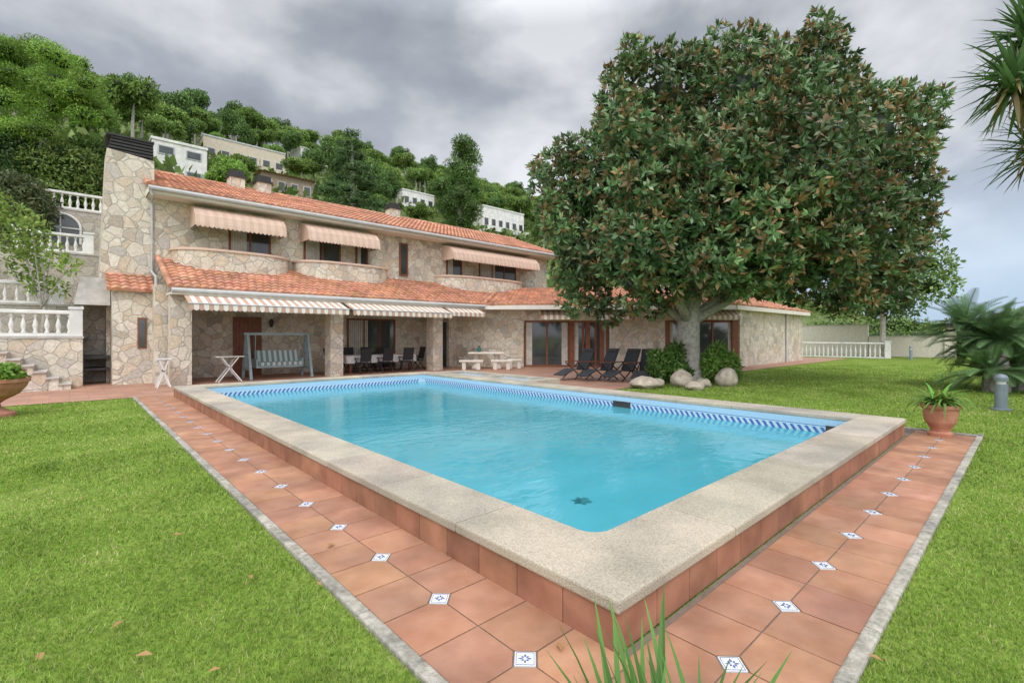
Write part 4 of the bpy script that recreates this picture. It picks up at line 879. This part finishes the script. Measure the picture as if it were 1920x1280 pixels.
for i in range(30):
    f=rr.random(); w_=3.6*math.sin(math.pi*(.12+.8*f))**.7; a=rr.uniform(0,6.28); s=w_*rr.uniform(.2,.8); lb.append(((x+math.cos(a)*s,y+math.sin(a)*s,15.5+f*10.5),(1.25,1.25,.85)))
tree('tall_pine','tall green pine behind the right part of the villa roof',(x,y,Hbase(x,y)),26.5,lb,16000,.33,.11,[(.11,.195,.05,3),(.16,.255,.07,2)],tr=.4,core=.5,corecol=(.035,.06,.02),clump=.3)
x,y=P(428,48); shrub('bright green rounded tree between the white cube house and the beige house','tree',blob((x,y,Hbase(x,y)+2.6),1.9,11,.6,77),5000,.26,.12,[(.17,.30,.05,2),(.24,.38,.065,2)],name='rounded_tree',base=Hbase(x,y))
# ------------------------------------------------------------ world, sun, camera
W=bpy.data.worlds.new('World'); S.world=W; W.use_nodes=True; t=W.node_tree; n=t.nodes; l=t.links
SUN=Vector((-.45,-.5,.85)).normalized(); el=math.asin(SUN.z); az=math.atan2(SUN.x,SUN.y)
bg=n['Background']; sky=n.new('ShaderNodeTexSky'); sky.sky_type='NISHITA'; sky.sun_disc=False; sky.sun_elevation=el; sky.sun_rotation=az; l.new(sky.outputs[0],bg.inputs[0]); bg.inputs[1].default_value=.12
tc=n.new('ShaderNodeTexCoord'); mp=n.new('ShaderNodeMapping'); mp.inputs['Scale'].default_value=(1,1,1.7); mp.inputs['Location'].default_value=(.6,.1,.3); l.new(tc.outputs['Generated'],mp.inputs[0])
no=n.new('ShaderNodeTexNoise'); no.inputs['Scale'].default_value=2.7; no.inputs['Detail'].default_value=10; no.inputs['Roughness'].default_value=.5; no.inputs['Distortion'].default_value=.12; l.new(mp.outputs[0],no.inputs['Vector'])
rp=n.new('ShaderNodeValToRGB'); cr=rp.color_ramp; cr.elements[0].position=.36; cr.elements[0].color=(.30,.325,.37,1); cr.elements[1].position=.66; cr.elements[1].color=(.84,.86,.89,1); e=cr.elements.new(.5); e.color=(.45,.475,.525,1)
l.new(no.outputs['Fac'],rp.inputs[0])
sp=n.new('ShaderNodeSeparateXYZ'); l.new(tc.outputs['Generated'],sp.inputs[0])
r2=n.new('ShaderNodeValToRGB'); c2=r2.color_ramp; c2.elements[0].position=0; c2.elements[0].color=(1.3,1.33,1.36,1); c2.elements[1].position=1; c2.elements[1].color=(3.1,3.05,3.0,1)
for p_,v_ in ((.16,1.28),(.34,1.05),(.54,.92),(.70,2.5)): e=c2.elements.new(p_); e.color=(v_,v_,v_,1)
l.new(sp.outputs[2],r2.inputs[0])
mu=n.new('ShaderNodeMix'); mu.data_type='RGBA'; mu.blend_type='MULTIPLY'; mu.inputs[0].default_value=1; l.new(rp.outputs[0],mu.inputs[6]); l.new(r2.outputs[0],mu.inputs[7])
# unseen sky behind the viewer, brightened as added fill for facade and porch
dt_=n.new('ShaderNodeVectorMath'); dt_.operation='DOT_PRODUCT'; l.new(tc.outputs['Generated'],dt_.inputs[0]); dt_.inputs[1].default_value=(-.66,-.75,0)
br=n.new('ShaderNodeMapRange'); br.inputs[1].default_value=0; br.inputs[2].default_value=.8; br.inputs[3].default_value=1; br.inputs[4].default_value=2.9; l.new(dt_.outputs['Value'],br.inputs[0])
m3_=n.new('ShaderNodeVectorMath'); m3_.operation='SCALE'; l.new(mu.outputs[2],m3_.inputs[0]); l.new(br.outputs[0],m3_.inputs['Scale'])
ra=n.new('ShaderNodeMapRange'); ra.inputs[1].default_value=.72; ra.inputs[2].default_value=.97; l.new(sp.outputs[0],ra.inputs[0])
rb=n.new('ShaderNodeMapRange'); rb.inputs[1].default_value=.30; rb.inputs[2].default_value=.03; l.new(sp.outputs[2],rb.inputs[0])
mm=n.new('ShaderNodeMath'); mm.operation='MULTIPLY'; l.new(ra.outputs[0],mm.inputs[0]); l.new(rb.outputs[0],mm.inputs[1])
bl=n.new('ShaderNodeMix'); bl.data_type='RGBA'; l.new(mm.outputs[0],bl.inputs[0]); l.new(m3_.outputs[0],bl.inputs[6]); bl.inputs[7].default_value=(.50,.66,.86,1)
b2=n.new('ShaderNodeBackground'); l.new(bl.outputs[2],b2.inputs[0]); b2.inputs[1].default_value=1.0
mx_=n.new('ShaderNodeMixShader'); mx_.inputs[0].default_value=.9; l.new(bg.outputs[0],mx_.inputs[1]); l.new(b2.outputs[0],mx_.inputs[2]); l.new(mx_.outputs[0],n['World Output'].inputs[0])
sd=bpy.data.lights.new('sun','SUN'); sd.energy=1.3; sd.angle=math.radians(30); sd.color=(1,.95,.88); so=bpy.data.objects.new('sun',sd); col.objects.link(so); so.rotation_euler=SUN.to_track_quat('Z','Y').to_euler()
cd=bpy.data.cameras.new('camera'); cd.sensor_width=36; cd.lens=902/1920*36; cd.shift_y=-10/1920; cd.clip_end=6000; cd.clip_start=.05
co=bpy.data.objects.new('camera',cd); col.objects.link(co); co.location=(0,0,CH); co.rotation_euler=(math.pi/2,0,math.atan2(-FX,FY)); S.camera=co
S.view_settings.view_transform='Standard'; S.view_settings.look='None'; S.view_settings.exposure=0
